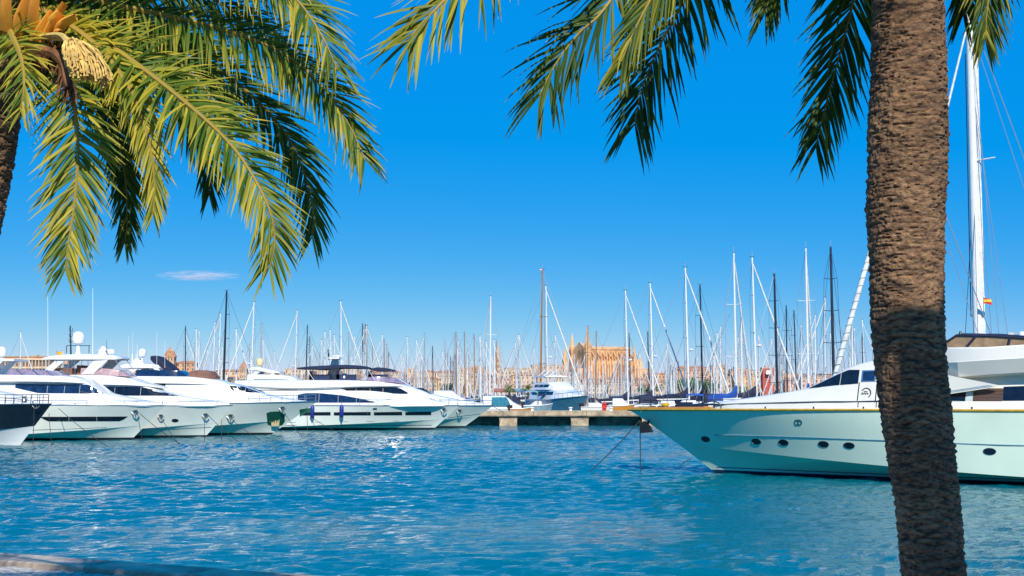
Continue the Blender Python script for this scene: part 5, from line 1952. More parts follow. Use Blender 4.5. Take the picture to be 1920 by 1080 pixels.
def cathedral():
    Y = 1300
    k = Y / FL
    base = P(1104, 738, Y)
    z0 = GZ(Y) - 1
    r = tag(empty('cathedral', (P(1104, 700, Y).x, Y, z0), math.radians(24)), 'huge golden sandstone gothic cathedral with twin spires above the masts', 'cathedral')
    H = lambda py: P(1104, py, Y).z - z0
    def B(nm, c, d, m=M_sand):
        return MB().box(c, d).build(nm, m, r, smooth=False)
    Ln = 50.0      # nave along local +x, front (facade) at x = 0, side towards -y
    Wd = 34.0
    B('nave_wall', (Ln / 2, Wd / 2, H(655) / 2), (Ln, Wd * .5, H(655)))
    B('aisle_wall', (Ln / 2, Wd / 2, H(676) / 2), (Ln - .4, Wd, H(676)))
    B('parapet', (Ln / 2, Wd * .25 - .05, H(652) - .2), (Ln + .5, .8, 2.0))
    MB().add([(-.2, Wd * .25 - .4, H(655)), (Ln + .2, Wd * .25 - .4, H(655)), (Ln + .2, Wd * .75 + .4, H(655)), (-.2, Wd * .75 + .4, H(655)), (-.2, Wd / 2, H(648)), (Ln + .2, Wd / 2, H(648))],
             [(0, 1, 5, 4), (1, 2, 5), (2, 3, 4, 5), (3, 0, 4)]).build('roof', WC['sand'], r, smooth=False)
    n = 9
    for i in range(n):
        x = 1.5 + (Ln - 3) * i / (n - 1)
        mb = MB().box((x, -1.6, H(684) / 2), (1.7, 4.0, H(684)))
        mb.box((x, -.6, (H(684) + H(668)) / 2), (1.5, 2.4, H(668) - H(684)))
        mb.lathe([(.8, H(668)), (.55, H(664)), (.05, H(658))], (x, -.6, 0), 4)
        mb.build('buttress', M_sand, r, smooth=False)
        # flying buttress up to the nave
        MB().add([(x - .4, 0, H(676)), (x + .4, 0, H(676)), (x + .4, Wd * .25, H(662)), (x - .4, Wd * .25, H(662)), (x - .4, 0, H(671)), (x + .4, 0, H(671)), (x + .4, Wd * .25, H(657)), (x - .4, Wd * .25, H(657))],
                 [(0, 3, 2, 1), (4, 5, 6, 7), (0, 1, 5, 4), (1, 2, 6, 5), (2, 3, 7, 6), (3, 0, 4, 7)]).build('flying_buttress', M_sand, r, smooth=False)
        MB().lathe([(.5, H(653)), (.35, H(649)), (.04, H(643))], (x, Wd * .25, 0), 4).build('pinnacle', M_sand, r, smooth=False)
        if i < n - 1:
            xm = x + (Ln - 3) / (n - 1) / 2
            for nm, yy, za, zb, w in (('window', -.02, 712, 684, 1.3), ('clerestory_window', Wd * .25 - .02, 672, 659, 1.6)):
                h0, h1 = H(za), H(zb)
                mb = MB().box((xm, yy, (h0 + h1) / 2), (w, .3, h1 - h0))
                mb.prism([(xm - w / 2, h1), (xm + w / 2, h1), (xm, h1 + w * .9)], 'y', yy - .15, yy + .15)
                mb.build(nm, M_sandd, r, smooth=False)
    # front: two turrets with spires, gable, rose window
    for yy, top, sh, w in ((.8, 610, 652, 5.2), (Wd - .8, 621, 655, 5.0)):
        mb = MB().box((-1.0, yy, H(sh) / 2), (w, w, H(sh)))
        mb.build('tower', M_sand, r, smooth=False)
        mb = MB().lathe([(w * .55, H(sh)), (w * .5, H(sh - 8)), (w * .42, H(sh - 9)), (.12, H(top))], (-1.0, yy, 0), 8)
        for sx in (-1, 1):
            for sy in (-1, 1):
                mb.lathe([(.6, H(sh)), (.5, H(sh - 5)), (.04, H(sh - 12))], (-1 + sx * w * .45, yy + sy * w * .45, 0), 4)
        mb.build('spire', M_sand, r, smooth=False)
        for lv in (690, 672, 660):
            B('cornice', (-1.0, yy, H(lv)), (w + .6, w + .6, .6))
    B('facade', (-.6, Wd / 2, H(655) / 2), (1.6, Wd - 4, H(655)))
    pts = [(3, H(655)), (Wd - 3, H(655)), (Wd / 2, H(640))]
    MB().prism(pts, 'x', -1.4, .2).build('gable', M_sand, r, smooth=False)
    g = MB()
    for rr_, off in ((4.2, -1.43), (3.2, -1.48)):
        ring = [(off, Wd / 2 + rr_ * math.cos(a), H(664) + rr_ * math.sin(a)) for a in np.linspace(0, 2 * math.pi, 21)[:-1]]
        g.add(ring, [tuple(range(20))])
    g.build('rose_window', M_sandd, r, smooth=False)
    # side turret in front of the facade and the lower eastern chapels
    B('porch', (-5, Wd / 2, H(690) / 2), (8, Wd * .6, H(690)))
    MB().box((-9.5, Wd - 2, H(672) / 2), (4, 4, H(672))).lathe([(2.4, H(672)), (1.6, H(662)), (.1, H(649))], (-9.5, Wd - 2, 0), 8).build('corner_turret', M_sand, r, smooth=False)
    B('apse', (Ln + 6, Wd / 2, H(672) / 2), (12, Wd * .6, H(672)))
    B('chapel', (Ln + 10, Wd / 2 - 2, H(690) / 2), (16, Wd * .9, H(690)))
    for x, yy, t in ((Ln + .5, 2, 645), (Ln + .5, Wd - 2, 647), (Ln + 11.6, Wd * .3, 660), (Ln + 11.6, Wd * .65, 662)):
        MB().box((x, yy, H(t + 14) / 2), (2.2, 2.2, H(t + 14))).lathe([(1.3, H(t + 14)), (.9, H(t + 8)), (.05, H(t))], (x, yy, 0), 6).build('turret', M_sand, r, smooth=False)


cathedral()


# ------------------------------------------------------------------ far trees and the small palms
M_leafd = mat('dark_foliage', (0.07, 0.14, 0.025), .6, scale=.6, var=.35)
M_leafl = mat('olive_foliage', (0.17, 0.22, 0.03), .6, scale=.6, var=.35)
M_bark = mat('tree_bark', (0.10, 0.07, 0.045), .9)


def far_tree(px, top, Y, w_px, label, m, seed, foot=None):
    rr = random.Random(seed)
    x = P(px, 738, Y).x
    z0 = GZ(Y) if foot is None else foot
    zt = P(px, top, Y).z
    w = w_px * Y / FL
    hgt = zt - z0
    r = tag(empty('tree', (x, Y, z0)), label, 'tree', 'trees on the far waterfront')
    mb = MB().tube([(0, 0, -.2), (.1, 0, hgt * .3), (0, .1, hgt * .6)], [.35, .25, .12], 6)
    for k in range(4):
        a = k * 1.6
        mb.tube([(0, 0, hgt * .35), (w * .25 * math.cos(a), w * .25 * math.sin(a), hgt * .65)], [.16, .06], 5)
    mb.build('trunk', M_bark, r)
    mb = MB()
    clumps = [(rr.gauss(0, .27) * w, rr.gauss(0, .27) * w, hgt * rr.uniform(.35, .88), rr.uniform(.14, .26) * w) for _ in range(11)]
    for cx, cy, cz, cr in clumps:
        for _ in range(70):
            d = Vector((rr.gauss(0, 1), rr.gauss(0, 1), rr.gauss(0, .8))).normalized() * cr * rr.uniform(.55, 1.1)
            p = Vector((cx, cy, cz)) + d
            s_ = rr.uniform(.4, .85)
            u = Vector((rr.gauss(0, 1), rr.gauss(0, 1), rr.gauss(0, 1))).normalized()
            v = u.orthogonal().normalized()
            mb.add([p - u * s_, p + v * s_ * .6, p + u * s_, p - v * s_ * .6], [(0, 1, 2, 3)])
    mb.build('crown', m, r, smooth=False)


tl = [(1262, 716, 26, 'pale palm-like tree at the left end of the green waterfront clump', M_leafl), (1276, 713, 26, 'olive green tree second from the left in the waterfront clump', M_leafl),
      (1290, 720, 22, 'low dark tree in the middle of the waterfront clump', M_leafd), (1303, 714, 30, 'broad dark green tree behind the dark mast on the waterfront', M_leafd),
      (1316, 718, 26, 'dark green tree right of the broad one on the waterfront', M_leafd), (1336, 724, 22, 'small green tree at the right end of the waterfront clump', M_leafd),
      (1389, 726, 20, 'small green bush-like tree behind the tallest white mast', M_leafl), (457, 706, 16, 'green tree below the small red roofed tower', M_leafl),
      (440, 712, 20, 'green tree right of the tall dark mast by the yacht row', M_leafd), (845, 716, 24, 'green tree behind the wooden mast trio', M_leafd),
      (760, 722, 26, 'green tree behind the yacht bow left of the mast trio', M_leafd), (1215, 722, 22, 'green tree below the east end of the cathedral', M_leafd)]
for i, (px, top, w, lb, m) in enumerate(tl):
    far_tree(px, top - (5 if 1250 < px < 1345 else 0), 896 + (i % 3) * 12, w * 1.3, lb, m, i)


def small_palm(px, top, Y, label, seed):
    rr = random.Random(seed)
    x = P(px, 738, Y).x
    zt = P(px, top + 12, Y).z
    r = tag(empty('palm_tree', (x, Y, 1.75)), label, 'palm tree', 'small palms on the inner quay')
    h = zt - 1.75
    MB().tube([(0, 0, -.1), (.03, 0, h * .5), (0, 0, h)], [.2, .16, .2], 8).build('trunk', M_bark, r)
    for k in range(22):
        a = k * 2.4
        el = rr.uniform(-.25, 1.2)
        L = rr.uniform(1.2, 1.6)
        d = Vector((math.cos(a) * math.cos(el), math.sin(a) * math.cos(el), math.sin(el)))
        pts = []
        p = Vector((0, 0, h))
        for i in range(7):
            pts.append(p.copy())
            p = p + d * L / 6
            d = (d + Vector((0, 0, -.24))).normalized()
        mb = MB()
        side = Vector((-math.sin(a), math.cos(a), 0))
        for i in range(1, 7):
            for s_ in (1, -1):
                for q in range(2):
                    b = pts[i - 1].lerp(pts[i], q / 2 + .2)
                    t = (pts[i] - pts[i - 1]).normalized()
                    e = b + side * s_ * .42 * (1.1 - i / 8) + t * .2 + Vector((0, 0, -.06))
                    mb.add([b, b + t * .07, e], [(0, 1, 2)])
        mb.tube(pts, .014, 4)
        mb.build('frond', M_leafl, r, smooth=False)


small_palm(955, 716, 214, 'left one of the two small palms behind the pier', 1)
small_palm(990, 716, 215, 'right one of the two small palms behind the pier', 2)
# terracotta awning and red box on the pier
for px, lb, m in ((945, 'terracotta market awning left of the small palms', M_awn), (968, 'faded blue market awning between the small palms', M_greyh)):
    p = P(px, 738, 216)
    r = tag(empty('awning', (p.x, 216, 1.8)), lb, 'awning', 'awnings on the inner quay')
    MB().grid([[(-1.6, -1.2, 2.0), (-1.6, 0, 2.5), (-1.6, 1.2, 2.0)], [(1.6, -1.2, 2.0), (1.6, 0, 2.5), (1.6, 1.2, 2.0)]]).grid([[(-1.6, -1.2, 1.9), (-1.6, 0, 2.42), (-1.6, 1.2, 1.9)], [(1.6, -1.2, 1.9), (1.6, 0, 2.42), (1.6, 1.2, 1.9)]]).build('canopy', m, r, smooth=False)
    for sx in (-1.5, 1.5):
        for sy in (-1.1, 1.1):
            MB().tube([(sx, sy, -.1), (sx, sy, 2.0)], .04, 5).build('post', M_steel, r)
p = P(1133, 766, 152)
r = tag(empty('life_ring_stand', (p.x, 152, PIERZ), 0, 'small red rescue stand on the pier below the cathedral', 'rescue stand'))
MB().box((0, 0, .45), (.45, .25, .9)).build('cabinet', M_red, r, smooth=False)
MB().tube([(0, 0, .8), (0, 0, 1.1)], .05, 6).build('post', M_red, r)
MB().tube([(.26 * math.cos(a), -.16, .55 + .26 * math.sin(a)) for a in np.linspace(0, 2 * math.pi, 17)], .06, 6).build('life_ring', M_red, r)
for px, lb in ((998, 'pale bollard on the pier under the grey blue boat'), (1070, 'pale bollard on the pier under the blue grey bow'), (1146, 'pale bollard on the pier right of the red rescue stand')):
    p = P(px, 770, 150.5)
    o = MB().lathe([(.22, -.02), (.16, .05), (.14, .25), (.24, .32), (.24, .4), (.1, .44)], (0, 0, 0), 12).build('bollard', M_sail, None, loc=(p.x, 150.5, PIERZ))
    tag(o, lb, 'bollard', 'bollards along the pier')


# ------------------------------------------------------------------ the two date palms on the promenade
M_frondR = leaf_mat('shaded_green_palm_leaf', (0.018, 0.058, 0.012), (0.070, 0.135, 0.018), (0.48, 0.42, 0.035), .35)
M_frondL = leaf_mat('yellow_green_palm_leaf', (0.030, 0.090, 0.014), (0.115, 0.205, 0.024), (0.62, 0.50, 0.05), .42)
M_rach = leaf_mat('palm_rachis', (0.14, 0.15, 0.03), (0.38, 0.26, 0.05), (0.58, 0.24, 0.05), .05)
M_flower = mat('cream_palm_flower', (0.78, 0.52, 0.15), .8, scale=20, var=.2)
M_fibre = mat('brown_palm_fibre', (0.22, 0.09, 0.035), .9, scale=14, var=.35, bump=.6, bscale=30)


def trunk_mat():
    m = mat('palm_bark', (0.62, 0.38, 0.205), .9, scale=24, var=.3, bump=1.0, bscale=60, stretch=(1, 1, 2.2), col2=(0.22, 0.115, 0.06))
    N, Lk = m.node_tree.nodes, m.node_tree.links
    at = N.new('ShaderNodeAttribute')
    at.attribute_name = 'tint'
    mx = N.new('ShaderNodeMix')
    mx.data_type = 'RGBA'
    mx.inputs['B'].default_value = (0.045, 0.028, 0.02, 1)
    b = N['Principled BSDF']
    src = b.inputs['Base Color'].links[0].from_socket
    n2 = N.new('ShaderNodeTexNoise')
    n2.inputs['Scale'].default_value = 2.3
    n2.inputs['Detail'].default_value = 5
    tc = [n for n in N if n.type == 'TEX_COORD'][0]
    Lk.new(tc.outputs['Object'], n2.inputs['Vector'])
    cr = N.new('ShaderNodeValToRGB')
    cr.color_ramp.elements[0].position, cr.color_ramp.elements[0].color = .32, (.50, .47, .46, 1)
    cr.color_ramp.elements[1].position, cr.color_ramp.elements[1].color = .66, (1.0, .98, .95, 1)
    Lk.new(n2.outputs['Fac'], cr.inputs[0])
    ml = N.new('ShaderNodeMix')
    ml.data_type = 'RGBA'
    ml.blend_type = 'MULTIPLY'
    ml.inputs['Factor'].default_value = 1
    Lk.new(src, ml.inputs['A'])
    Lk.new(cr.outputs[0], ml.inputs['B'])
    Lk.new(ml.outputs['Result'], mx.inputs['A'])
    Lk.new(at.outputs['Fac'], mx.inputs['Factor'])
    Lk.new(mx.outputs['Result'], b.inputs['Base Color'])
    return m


M_trunk = trunk_mat()


def palm_trunk(path, rad, root, seed, nu=300, dz=0.0085):
    """leaf-scarred trunk: every scar is relief in the mesh"""
    pts = catmull(path, 60)
    ln = [0.0]
    for a, b in zip(pts, pts[1:]):
        ln.append(ln[-1] + (b - a).length)
    Lt = ln[-1]
    nv = int(Lt / dz)
    hs_ = np.linspace(0, Lt, nv)
    cx = np.interp(hs_, ln, [p.x for p in pts])
    cy = np.interp(hs_, ln, [p.y for p in pts])
    cz = np.interp(hs_, ln, [p.z for p in pts])
    R = np.interp(hs_ / Lt, [t for t, _ in rad], [v for _, v in rad])
    off = Vector((seed * 13.7, 0, 0))
    th = np.linspace(0, 2 * math.pi, nu, endpoint=False)
    V, T = [], []
    rowh, nc = 0.066, 8
    for j in range(nv):
        h = hs_[j]
        zrow = []
        for i in range(nu):
            a = th[i]
            q = Vector((math.cos(a) * .28, math.sin(a) * .28, h))
            n1 = noise.noise(q * 2.6 + off)
            n2 = noise.noise(Vector((q.x * 5, q.y * 5, h * 9)) + off * 2)
            hh = h + .075 * n1 + .034 * n2 + .02 * math.sin(3 * a + h * 2)
            row = hh / rowh
            ri = math.floor(row)
            b = row - ri
            u = a / (2 * math.pi) * nc + (.5 if ri % 2 else 0) + .22 * n1 + .35 * noise.cell(Vector((ri, 3.3, seed)))
            ci = math.floor(u)
            f = u - ci - .5
            k = noise.cell(Vector((ri * 1.7, (ci % nc) * 3.1, seed)))
            lip = (1 - abs(2 * f) ** 2.6)
            prof = b ** 1.4 if b < .82 else max(0.0, (1 - b) / .18)
            n3 = noise.fractal(Vector((q.x * 14, q.y * 14, h * 34)) + off, 1.0, 2.0, 3)
            n4 = noise.noise(Vector((q.x * 45, q.y * 45, h * 70)))
            crease = abs(noise.noise(Vector((q.x * 5.5, q.y * 5.5, h * 44 + 1.4 * n1)) + off * 3))
            d = .010 * prof * (.35 + .65 * lip) * (.75 + .6 * k) + .009 * n3 + .007 * n4 - .011 * max(0, .17 - crease) / .17 + .012 * n1
            r = R[j] + d - .012
            V.append((cx[j] + r * math.cos(a), cy[j] + r * math.sin(a), cz[j]))
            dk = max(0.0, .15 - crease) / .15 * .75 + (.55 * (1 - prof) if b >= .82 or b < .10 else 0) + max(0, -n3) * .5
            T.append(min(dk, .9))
    F = []
    for j in range(nv - 1):
        for i in range(nu):
            i2 = (i + 1) % nu
            F.append((j * nu + i, j * nu + i2, (j + 1) * nu + i2, (j + 1) * nu + i))
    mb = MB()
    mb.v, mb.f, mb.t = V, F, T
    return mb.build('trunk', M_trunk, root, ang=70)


class Frond:
    pass


def frond_geo(path, L_leaf, n, seed, tint, ref=None, w=.023, t0=.1, spread=1.0, droop=.22, dih=.35):
    """a feather leaf: returns rachis points, radii and the leaflets' strips"""
    rr = random.Random(seed)
    pts = catmull(path, 48)
    ln = [0.0]
    for a, b in zip(pts, pts[1:]):
        ln.append(ln[-1] + (b - a).length)
    Lt = ln[-1]
    def at(t):
        d = t * Lt
        k = min(int(np.searchsorted(ln, d)), len(pts) - 1)
        k = max(k, 1)
        f = (d - ln[k - 1]) / max(ln[k] - ln[k - 1], 1e-6)
        return pts[k - 1].lerp(pts[k], f), (pts[min(k + 1, len(pts) - 1)] - pts[max(k - 2, 0)]).normalized()
    out = []
    base = pts[0]
    for i in range(n):
        for sg in (1, -1):
            t = t0 + (1 - t0) * ((i + rr.uniform(-.35, .35) + (.25 if sg > 0 else 0)) / (n - .5))
            t = min(max(t, t0), .998)
            p, T = at(t)
            rf = Vector(ref) if ref is not None else Vector((p.x - base.x, p.y - base.y, 0)).normalized() * .8 + Vector((0, 0, .8))
            N_ = (rf - T * rf.dot(T))
            N_ = N_.normalized() if N_.length > 1e-3 else T.orthogonal().normalized()
            S_ = T.cross(N_)
            q = (t - t0) / (1 - t0)
            an = math.radians(73 - 42 * q + rr.uniform(-11, 11)) * spread
            dh = rr.choice((dih * 1.5, dih * .2, -dih * .8)) + rr.uniform(-.28, .28)
            d = T * math.cos(an) + (S_ * sg * math.cos(dh) + N_ * math.sin(dh)) * math.sin(an)
            ll = L_leaf * (.42 + .58 * math.sin(math.pi * min(.12 + q * .80, 1)) ** .7) * rr.uniform(.85, 1.1)
            if q > .9:
                ll *= .9
            if q < .10:
                ll *= .35 + 4 * q
            strip_c, strip_w = [], []
            c = p.copy()
            dd = d.normalized()
            twist = rr.uniform(-.6, .6)
            bent = rr.random() < .08
            dro = droop * (rr.uniform(2.5, 5) if bent else rr.uniform(.6, 1.5))
            for k in range(6):
                strip_c.append(c.copy())
                strip_w.append(w * (.45, .95, 1.0, .82, .5, .05)[k] * (.8 + .3 * math.sin(math.pi * min(q + .15, 1))))
                dd = (dd + Vector((0, 0, -dro * .2 * (1 + k * .35)))).normalized()
                c = c + dd * ll / 5
            wn_ = d.cross(N_)
            wn_ = wn_.normalized() if wn_.length > 1e-3 else S_
            wn_ = (wn_ * math.cos(twist) + N_ * math.sin(twist)).normalized()
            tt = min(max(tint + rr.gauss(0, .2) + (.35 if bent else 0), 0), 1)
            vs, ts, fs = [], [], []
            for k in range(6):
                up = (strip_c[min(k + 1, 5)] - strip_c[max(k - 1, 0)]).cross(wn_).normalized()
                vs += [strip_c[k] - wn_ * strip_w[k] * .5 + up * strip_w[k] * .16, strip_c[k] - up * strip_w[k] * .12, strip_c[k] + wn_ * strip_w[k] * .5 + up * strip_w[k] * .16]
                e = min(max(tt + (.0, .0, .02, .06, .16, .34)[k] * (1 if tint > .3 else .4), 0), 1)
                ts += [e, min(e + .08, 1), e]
            for k in range(5):
                a = k * 3
                fs += [(a, a + 1, a + 4, a + 3), (a + 1, a + 2, a + 5, a + 4)]
            out.append((vs, fs, ts, strip_c[0], strip_c[-1]))
    return pts, out


def in_frame(p, m=0):
    q = proj(p)
    return q is not None and -m < q[0] < 1920 + m and -m < q[1] < 1080 + m


def lit(q, c, r):
    """q lies within r of the sun ray that reaches c"""
    d = Vector(q) - Vector(c)
    k = d.dot(sdir)
    return k > 0 and (d - sdir * k).length < r


def palm(label, crown, trunk_path, rad, specs, generic, leaf_m, seed, rach_t=.5, margin=170, clear=(), gn=60, LF=1.06, NF=1.7, WF=.0185, TF=1.0):
    root = tag(empty('palm_tree', trunk_path[0]), label, 'palm tree', None)
    Mi = Matrix.Translation(-Vector(trunk_path[0]))
    palm_trunk([Vector(p) - Vector(trunk_path[0]) for p in trunk_path], rad, root, seed)
    fr_ = []
    rr = random.Random(seed * 31)
    for sp in specs:
        path = [crown + Vector(sp.get('o', (0, 0, 0)))] + ([P(*p) for p in sp['p']] if 'p' in sp else [Vector(p) for p in sp['w3']])
        fr_.append((path, sp))
    tries = 0
    made = 0
    while made < generic and tries < 900:
        tries += 1
        az = made * 2.399963 + rr.uniform(-.25, .25)
        el = rr.uniform(-.15, 1.35)
        L = rr.uniform(2.7, 3.5)
        d = Vector((math.cos(az) * math.cos(el), math.sin(az) * math.cos(el), math.sin(el)))
        dr = rr.uniform(.07, .15)
        p = crown + Vector((d.x * .1, d.y * .1, .1))
        path = []
        for i in range(10):
            path.append(p.copy())
            p = p + d * L / 9
            d = (d + Vector((0, 0, -dr * (1 + i * .1)))).normalized()
        if any(in_frame(q, margin) for q in path[2:]) or any(lit(q, c_, .5) for q in path[2:] for c_ in clear):
            if tries % 12 == 0:
                made += 1
            continue
        fr_.append((path, dict(tint=rr.uniform(.25, .5), L=.46, n=gn)))
        made += 1
    geos = []
    for i, (path, sp) in enumerate(fr_):
        pts, lf = frond_geo(path, sp.get('L', .45) * LF, int(sp.get('n', 70) * NF), seed * 100 + i, sp.get('tint', .4) * TF, sp.get('ref'), sp.get('w', WF), sp.get('t0', .14), sp.get('spread', 1.0), sp.get('droop', .22), sp.get('dih', .35))
        geos.append((pts, lf, sp))
    # the 300 leaflets that show largest stand alone
    cand = []
    for gi, (pts, lf, sp) in enumerate(geos):
        for li, l in enumerate(lf):
            a, b = proj(l[3]), proj(l[4])
            if a and b and in_frame(l[3], 0) and in_frame(l[4], 0):
                cand.append((-math.hypot(a[0] - b[0], a[1] - b[1]), gi, li))
    cand.sort()
    single = {(g, l) for _, g, l in cand[:300]}
    o = Vector(trunk_path[0])
    for gi, (pts, lf, sp) in enumerate(geos):
        mb = MB()
        n = len(pts)
        rs = [.025 * (1 - i / (n - 1)) ** 1.6 + .004 for i in range(n)]
        rs[0:6] = [r * k for r, k in zip(rs[0:6], (1.5, 1.35, 1.2, 1.1, 1.05, 1.0))]
        mb.tube([p - o for p in pts], rs, 6)
        mb.t = []
        for i in range(n):
            f = i / (n - 1)
            mb.t += [min(1, max(0, rach_t + .55 * (1 - f) ** 6 + sp.get('tint', .4) * .3 - .15))] * 6
        f_ob = mb.build('frond', M_rach, root)
        mass = MB()
        mass.t = []
        for li, (vs, fs, ts, _, _) in enumerate(lf):
            vs = [v - o for v in vs]
            if (gi, li) in single:
                q = MB()
                q.add(vs, fs)
                q.t = ts
                q.build('leaflet', leaf_m, f_ob, ang=80)
            else:
                mass.add(vs, fs)
                mass.t += ts
        if mass.v:
            tag(mass.build('leaflets', leaf_m, f_ob, ang=80), kind='stuff')
    return root, o


def ground_pt(px, py, Y):
    p = P(px, py, Y)
    return Vector((p.x, p.y, 1.86))


# right palm
YR = 8.55
base = P(1765, 1165, YR); base.z = 1.86
tpath = [base] + [P(px, py, YR) for px, py in ((1752, 1080), (1733, 900), (1712, 740), (1702, 600), (1699, 400), (1703, 200), (1703, 0), (1706, -200))]
crownR = P(1706, -330, YR)
tpath.append(crownR)
hp = 2 * YR / FL
radR = [(0, 62 / 2 * hp), (.10, 61 / 2 * hp), (.22, 64 / 2 * hp), (.40, 70 / 2 * hp), (.52, 75 / 2 * hp), (.62, 77 / 2 * hp), (.72, 73 / 2 * hp), (.80, 70 / 2 * hp), (.95, 74 / 2 * hp), (1, 70 / 2 * hp)]
specR = [
    dict(p=[(1480, -520, 8.0), (1180, -380, 7.5), (960, -140, 7.2), (832, 2, 7.1), (790, 45, 7.1), (765, 78, 7.1)], tint=.74, L=.42, n=70, ref=(-.3, -1, .5), droop=.2),
    dict(p=[(1560, -520, 8.3), (1370, -370, 8.0), (1220, -120, 7.9), (1135, 15, 7.8), (1086, 62, 7.8), (1042, 120, 7.8), (1012, 178, 7.8)], tint=.3, L=.42, n=66, ref=(-.4, -1, .4), droop=.3),
    dict(p=[(1600, -480, 9.0), (1450, -330, 9.0), (1330, -110, 8.9), (1272, 20, 8.8), (1232, 95, 8.8), (1203, 170, 8.8), (1190, 235, 8.8)], tint=.28, L=.45, n=70, ref=(-.4, -1, .4), droop=.28),
    dict(p=[(1580, -500, 7.8), (1420, -360, 7.6), (1290, -120, 7.5), (1225, -10, 7.5), (1188, 60, 7.5), (1165, 115, 7.5)], tint=.42, L=.34, n=62, ref=(-.2, -1, .5), droop=.3, spread=.6),
    dict(p=[(1620, -500, 8.6), (1540, -330, 8.7), (1480, -130, 8.7), (1452, -40, 8.7), (1436, 20, 8.7)], tint=.28, L=.33, n=60, ref=(-.3, -1, .4), droop=.3, spread=.7),
    dict(p=[(1650, -470, 9.1), (1640, -330, 9.4), (1622, -120, 9.5), (1600, 0, 9.5), (1575, 100, 9.5), (1550, 190, 9.5), (1530, 275, 9.5)], tint=.32, L=.40, n=72, ref=(-.1, -1, .3), droop=.22, spread=.85),
    dict(p=[(1740, -470, 9.0), (1775, -340, 9.3), (1800, -150, 9.5), (1812, -40, 9.5), (1806, 30, 9.5)], tint=.25, L=.34, n=60, ref=(.1, -1, .3), droop=.3, spread=.8),
    dict(p=[(1760, -470, 8.7), (1830, -360, 8.8), (1862, -180, 8.9), (1858, -50, 8.9), (1850, 25, 8.9), (1848, 72, 8.9)], tint=.36, L=.33, n=62, ref=(.2, -1, .3), droop=.28, spread=.85),
]
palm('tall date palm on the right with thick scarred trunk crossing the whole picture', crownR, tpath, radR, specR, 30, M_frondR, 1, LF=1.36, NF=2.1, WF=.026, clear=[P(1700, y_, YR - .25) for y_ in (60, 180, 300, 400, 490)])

# left palm
YL = 8.0
crownL = P(-5, -5, YL)
baseL = P(-245, 1150, YL); baseL.z = 1.86
tpl = [baseL] + [P(px, py, YL) for px, py in ((-195, 880), (-145, 660), (-92, 440), (-68, 320), (-48, 200), (-25, 90))] + [crownL]
hp = 2 * YL / FL
radL = [(0, 85 / 2 * hp), (.3, 85 / 2 * hp), (.6, 88 / 2 * hp), (.85, 90 / 2 * hp), (1, 80 / 2 * hp)]
specL = [
    dict(p=[(60, 45, 7.8), (112, 110, 7.6), (138, 190, 7.4), (146, 290, 7.3), (140, 380, 7.25), (128, 460, 7.2), (122, 505, 7.2)], tint=.66, L=.33, n=78, ref=(.1, -1, .35), droop=.16, dih=.25),
    dict(p=[(70, 40, 8.2), (150, 110, 8.5), (205, 215, 8.7), (232, 320, 8.8), (238, 410, 8.8), (234, 455, 8.8)], tint=.10, L=.27, n=72, ref=(.4, -1, .2), droop=.25, spread=.75),
    dict(p=[(90, 25, 7.7), (180, 85, 7.5), (245, 170, 7.3), (280, 270, 7.2), (290, 350, 7.2), (287, 400, 7.2)], tint=.80, L=.24, n=74, ref=(.2, -1, .3), droop=.22, spread=.7),
    dict(p=[(100, 20, 7.8), (220, 95, 7.5), (345, 190, 7.2), (440, 280, 7.0), (500, 380, 6.9), (515, 450, 6.9), (506, 500, 6.9)], tint=.62, L=.34, n=92, ref=(.3, -1, .4), droop=.24, dih=.3),
    dict(p=[(90, 10, 8.4), (210, 60, 8.8), (320, 150, 9.0), (375, 250, 9.1), (392, 320, 9.1), (392, 365, 9.1)], tint=.08, L=.32, n=72, ref=(.3, -1, .2), droop=.25, spread=.75),
    dict(p=[(100, 5, 8.2), (260, 50, 8.3), (410, 130, 8.4), (520, 230, 8.4), (572, 330, 8.4), (588, 410, 8.4), (585, 445, 8.4)], tint=.30, L=.34, n=80, ref=(.4, -1, .3), droop=.28, spread=.85),
    dict(p=[(80, -20, 8.0), (220, 10, 7.9), (390, 48, 7.8), (520, 95, 7.7), (602, 160, 7.6), (655, 235, 7.6), (684, 300, 7.6)], tint=.50, L=.33, n=92, ref=(.3, -1, .6), droop=.34),
    dict(p=[(80, -60, 7.9), (250, -110, 7.8), (430, -80, 7.6), (545, -10, 7.5), (602, 65, 7.4), (632, 130, 7.4)], tint=.58, L=.36, n=80, ref=(.4, -1, .5), droop=.3),
    dict(p=[(90, -30, 8.3), (230, -40, 8.6), (380, -10, 8.8), (490, 60, 8.9), (550, 130, 8.9)], tint=.18, L=.36, n=70, ref=(.3, -1, .5), droop=.3),
    dict(p=[(80, -10, 8.1), (170, 20, 8.0), (280, 80, 7.9), (370, 150, 7.8), (430, 230, 7.8)], tint=.36, L=.38, n=80, ref=(.3, -1, .5), droop=.3),
    dict(p=[(20, 60, 7.5), (40, 110, 7.3), (45, 160, 7.2), (38, 210, 7.2)], tint=.74, L=.24, n=36, ref=(-.1, -1, .4), droop=.2),
    dict(p=[(40, -60, 7.8), (70, -170, 7.6), (140, -300, 7.4), (260, -380, 7.2)], tint=.5, L=.42, n=60),
    dict(p=[(20, -60, 7.6), (35, -180, 7.4), (60, -320, 7.1), (130, -430, 6.9)], tint=.5, L=.42, n=60),
    dict(p=[(60, -40, 7.8), (110, -120, 7.6), (220, -220, 7.4), (380, -260, 7.2), (520, -200, 7.1)], tint=.5, L=.42, n=66),
    dict(p=[(90, -30, 8.2), (200, -60, 8.4), (350, -90, 8.6), (480, -60, 8.7), (570, 10, 8.7)], tint=.25, L=.42, n=70, ref=(.3, -1, .5), droop=.3),
]
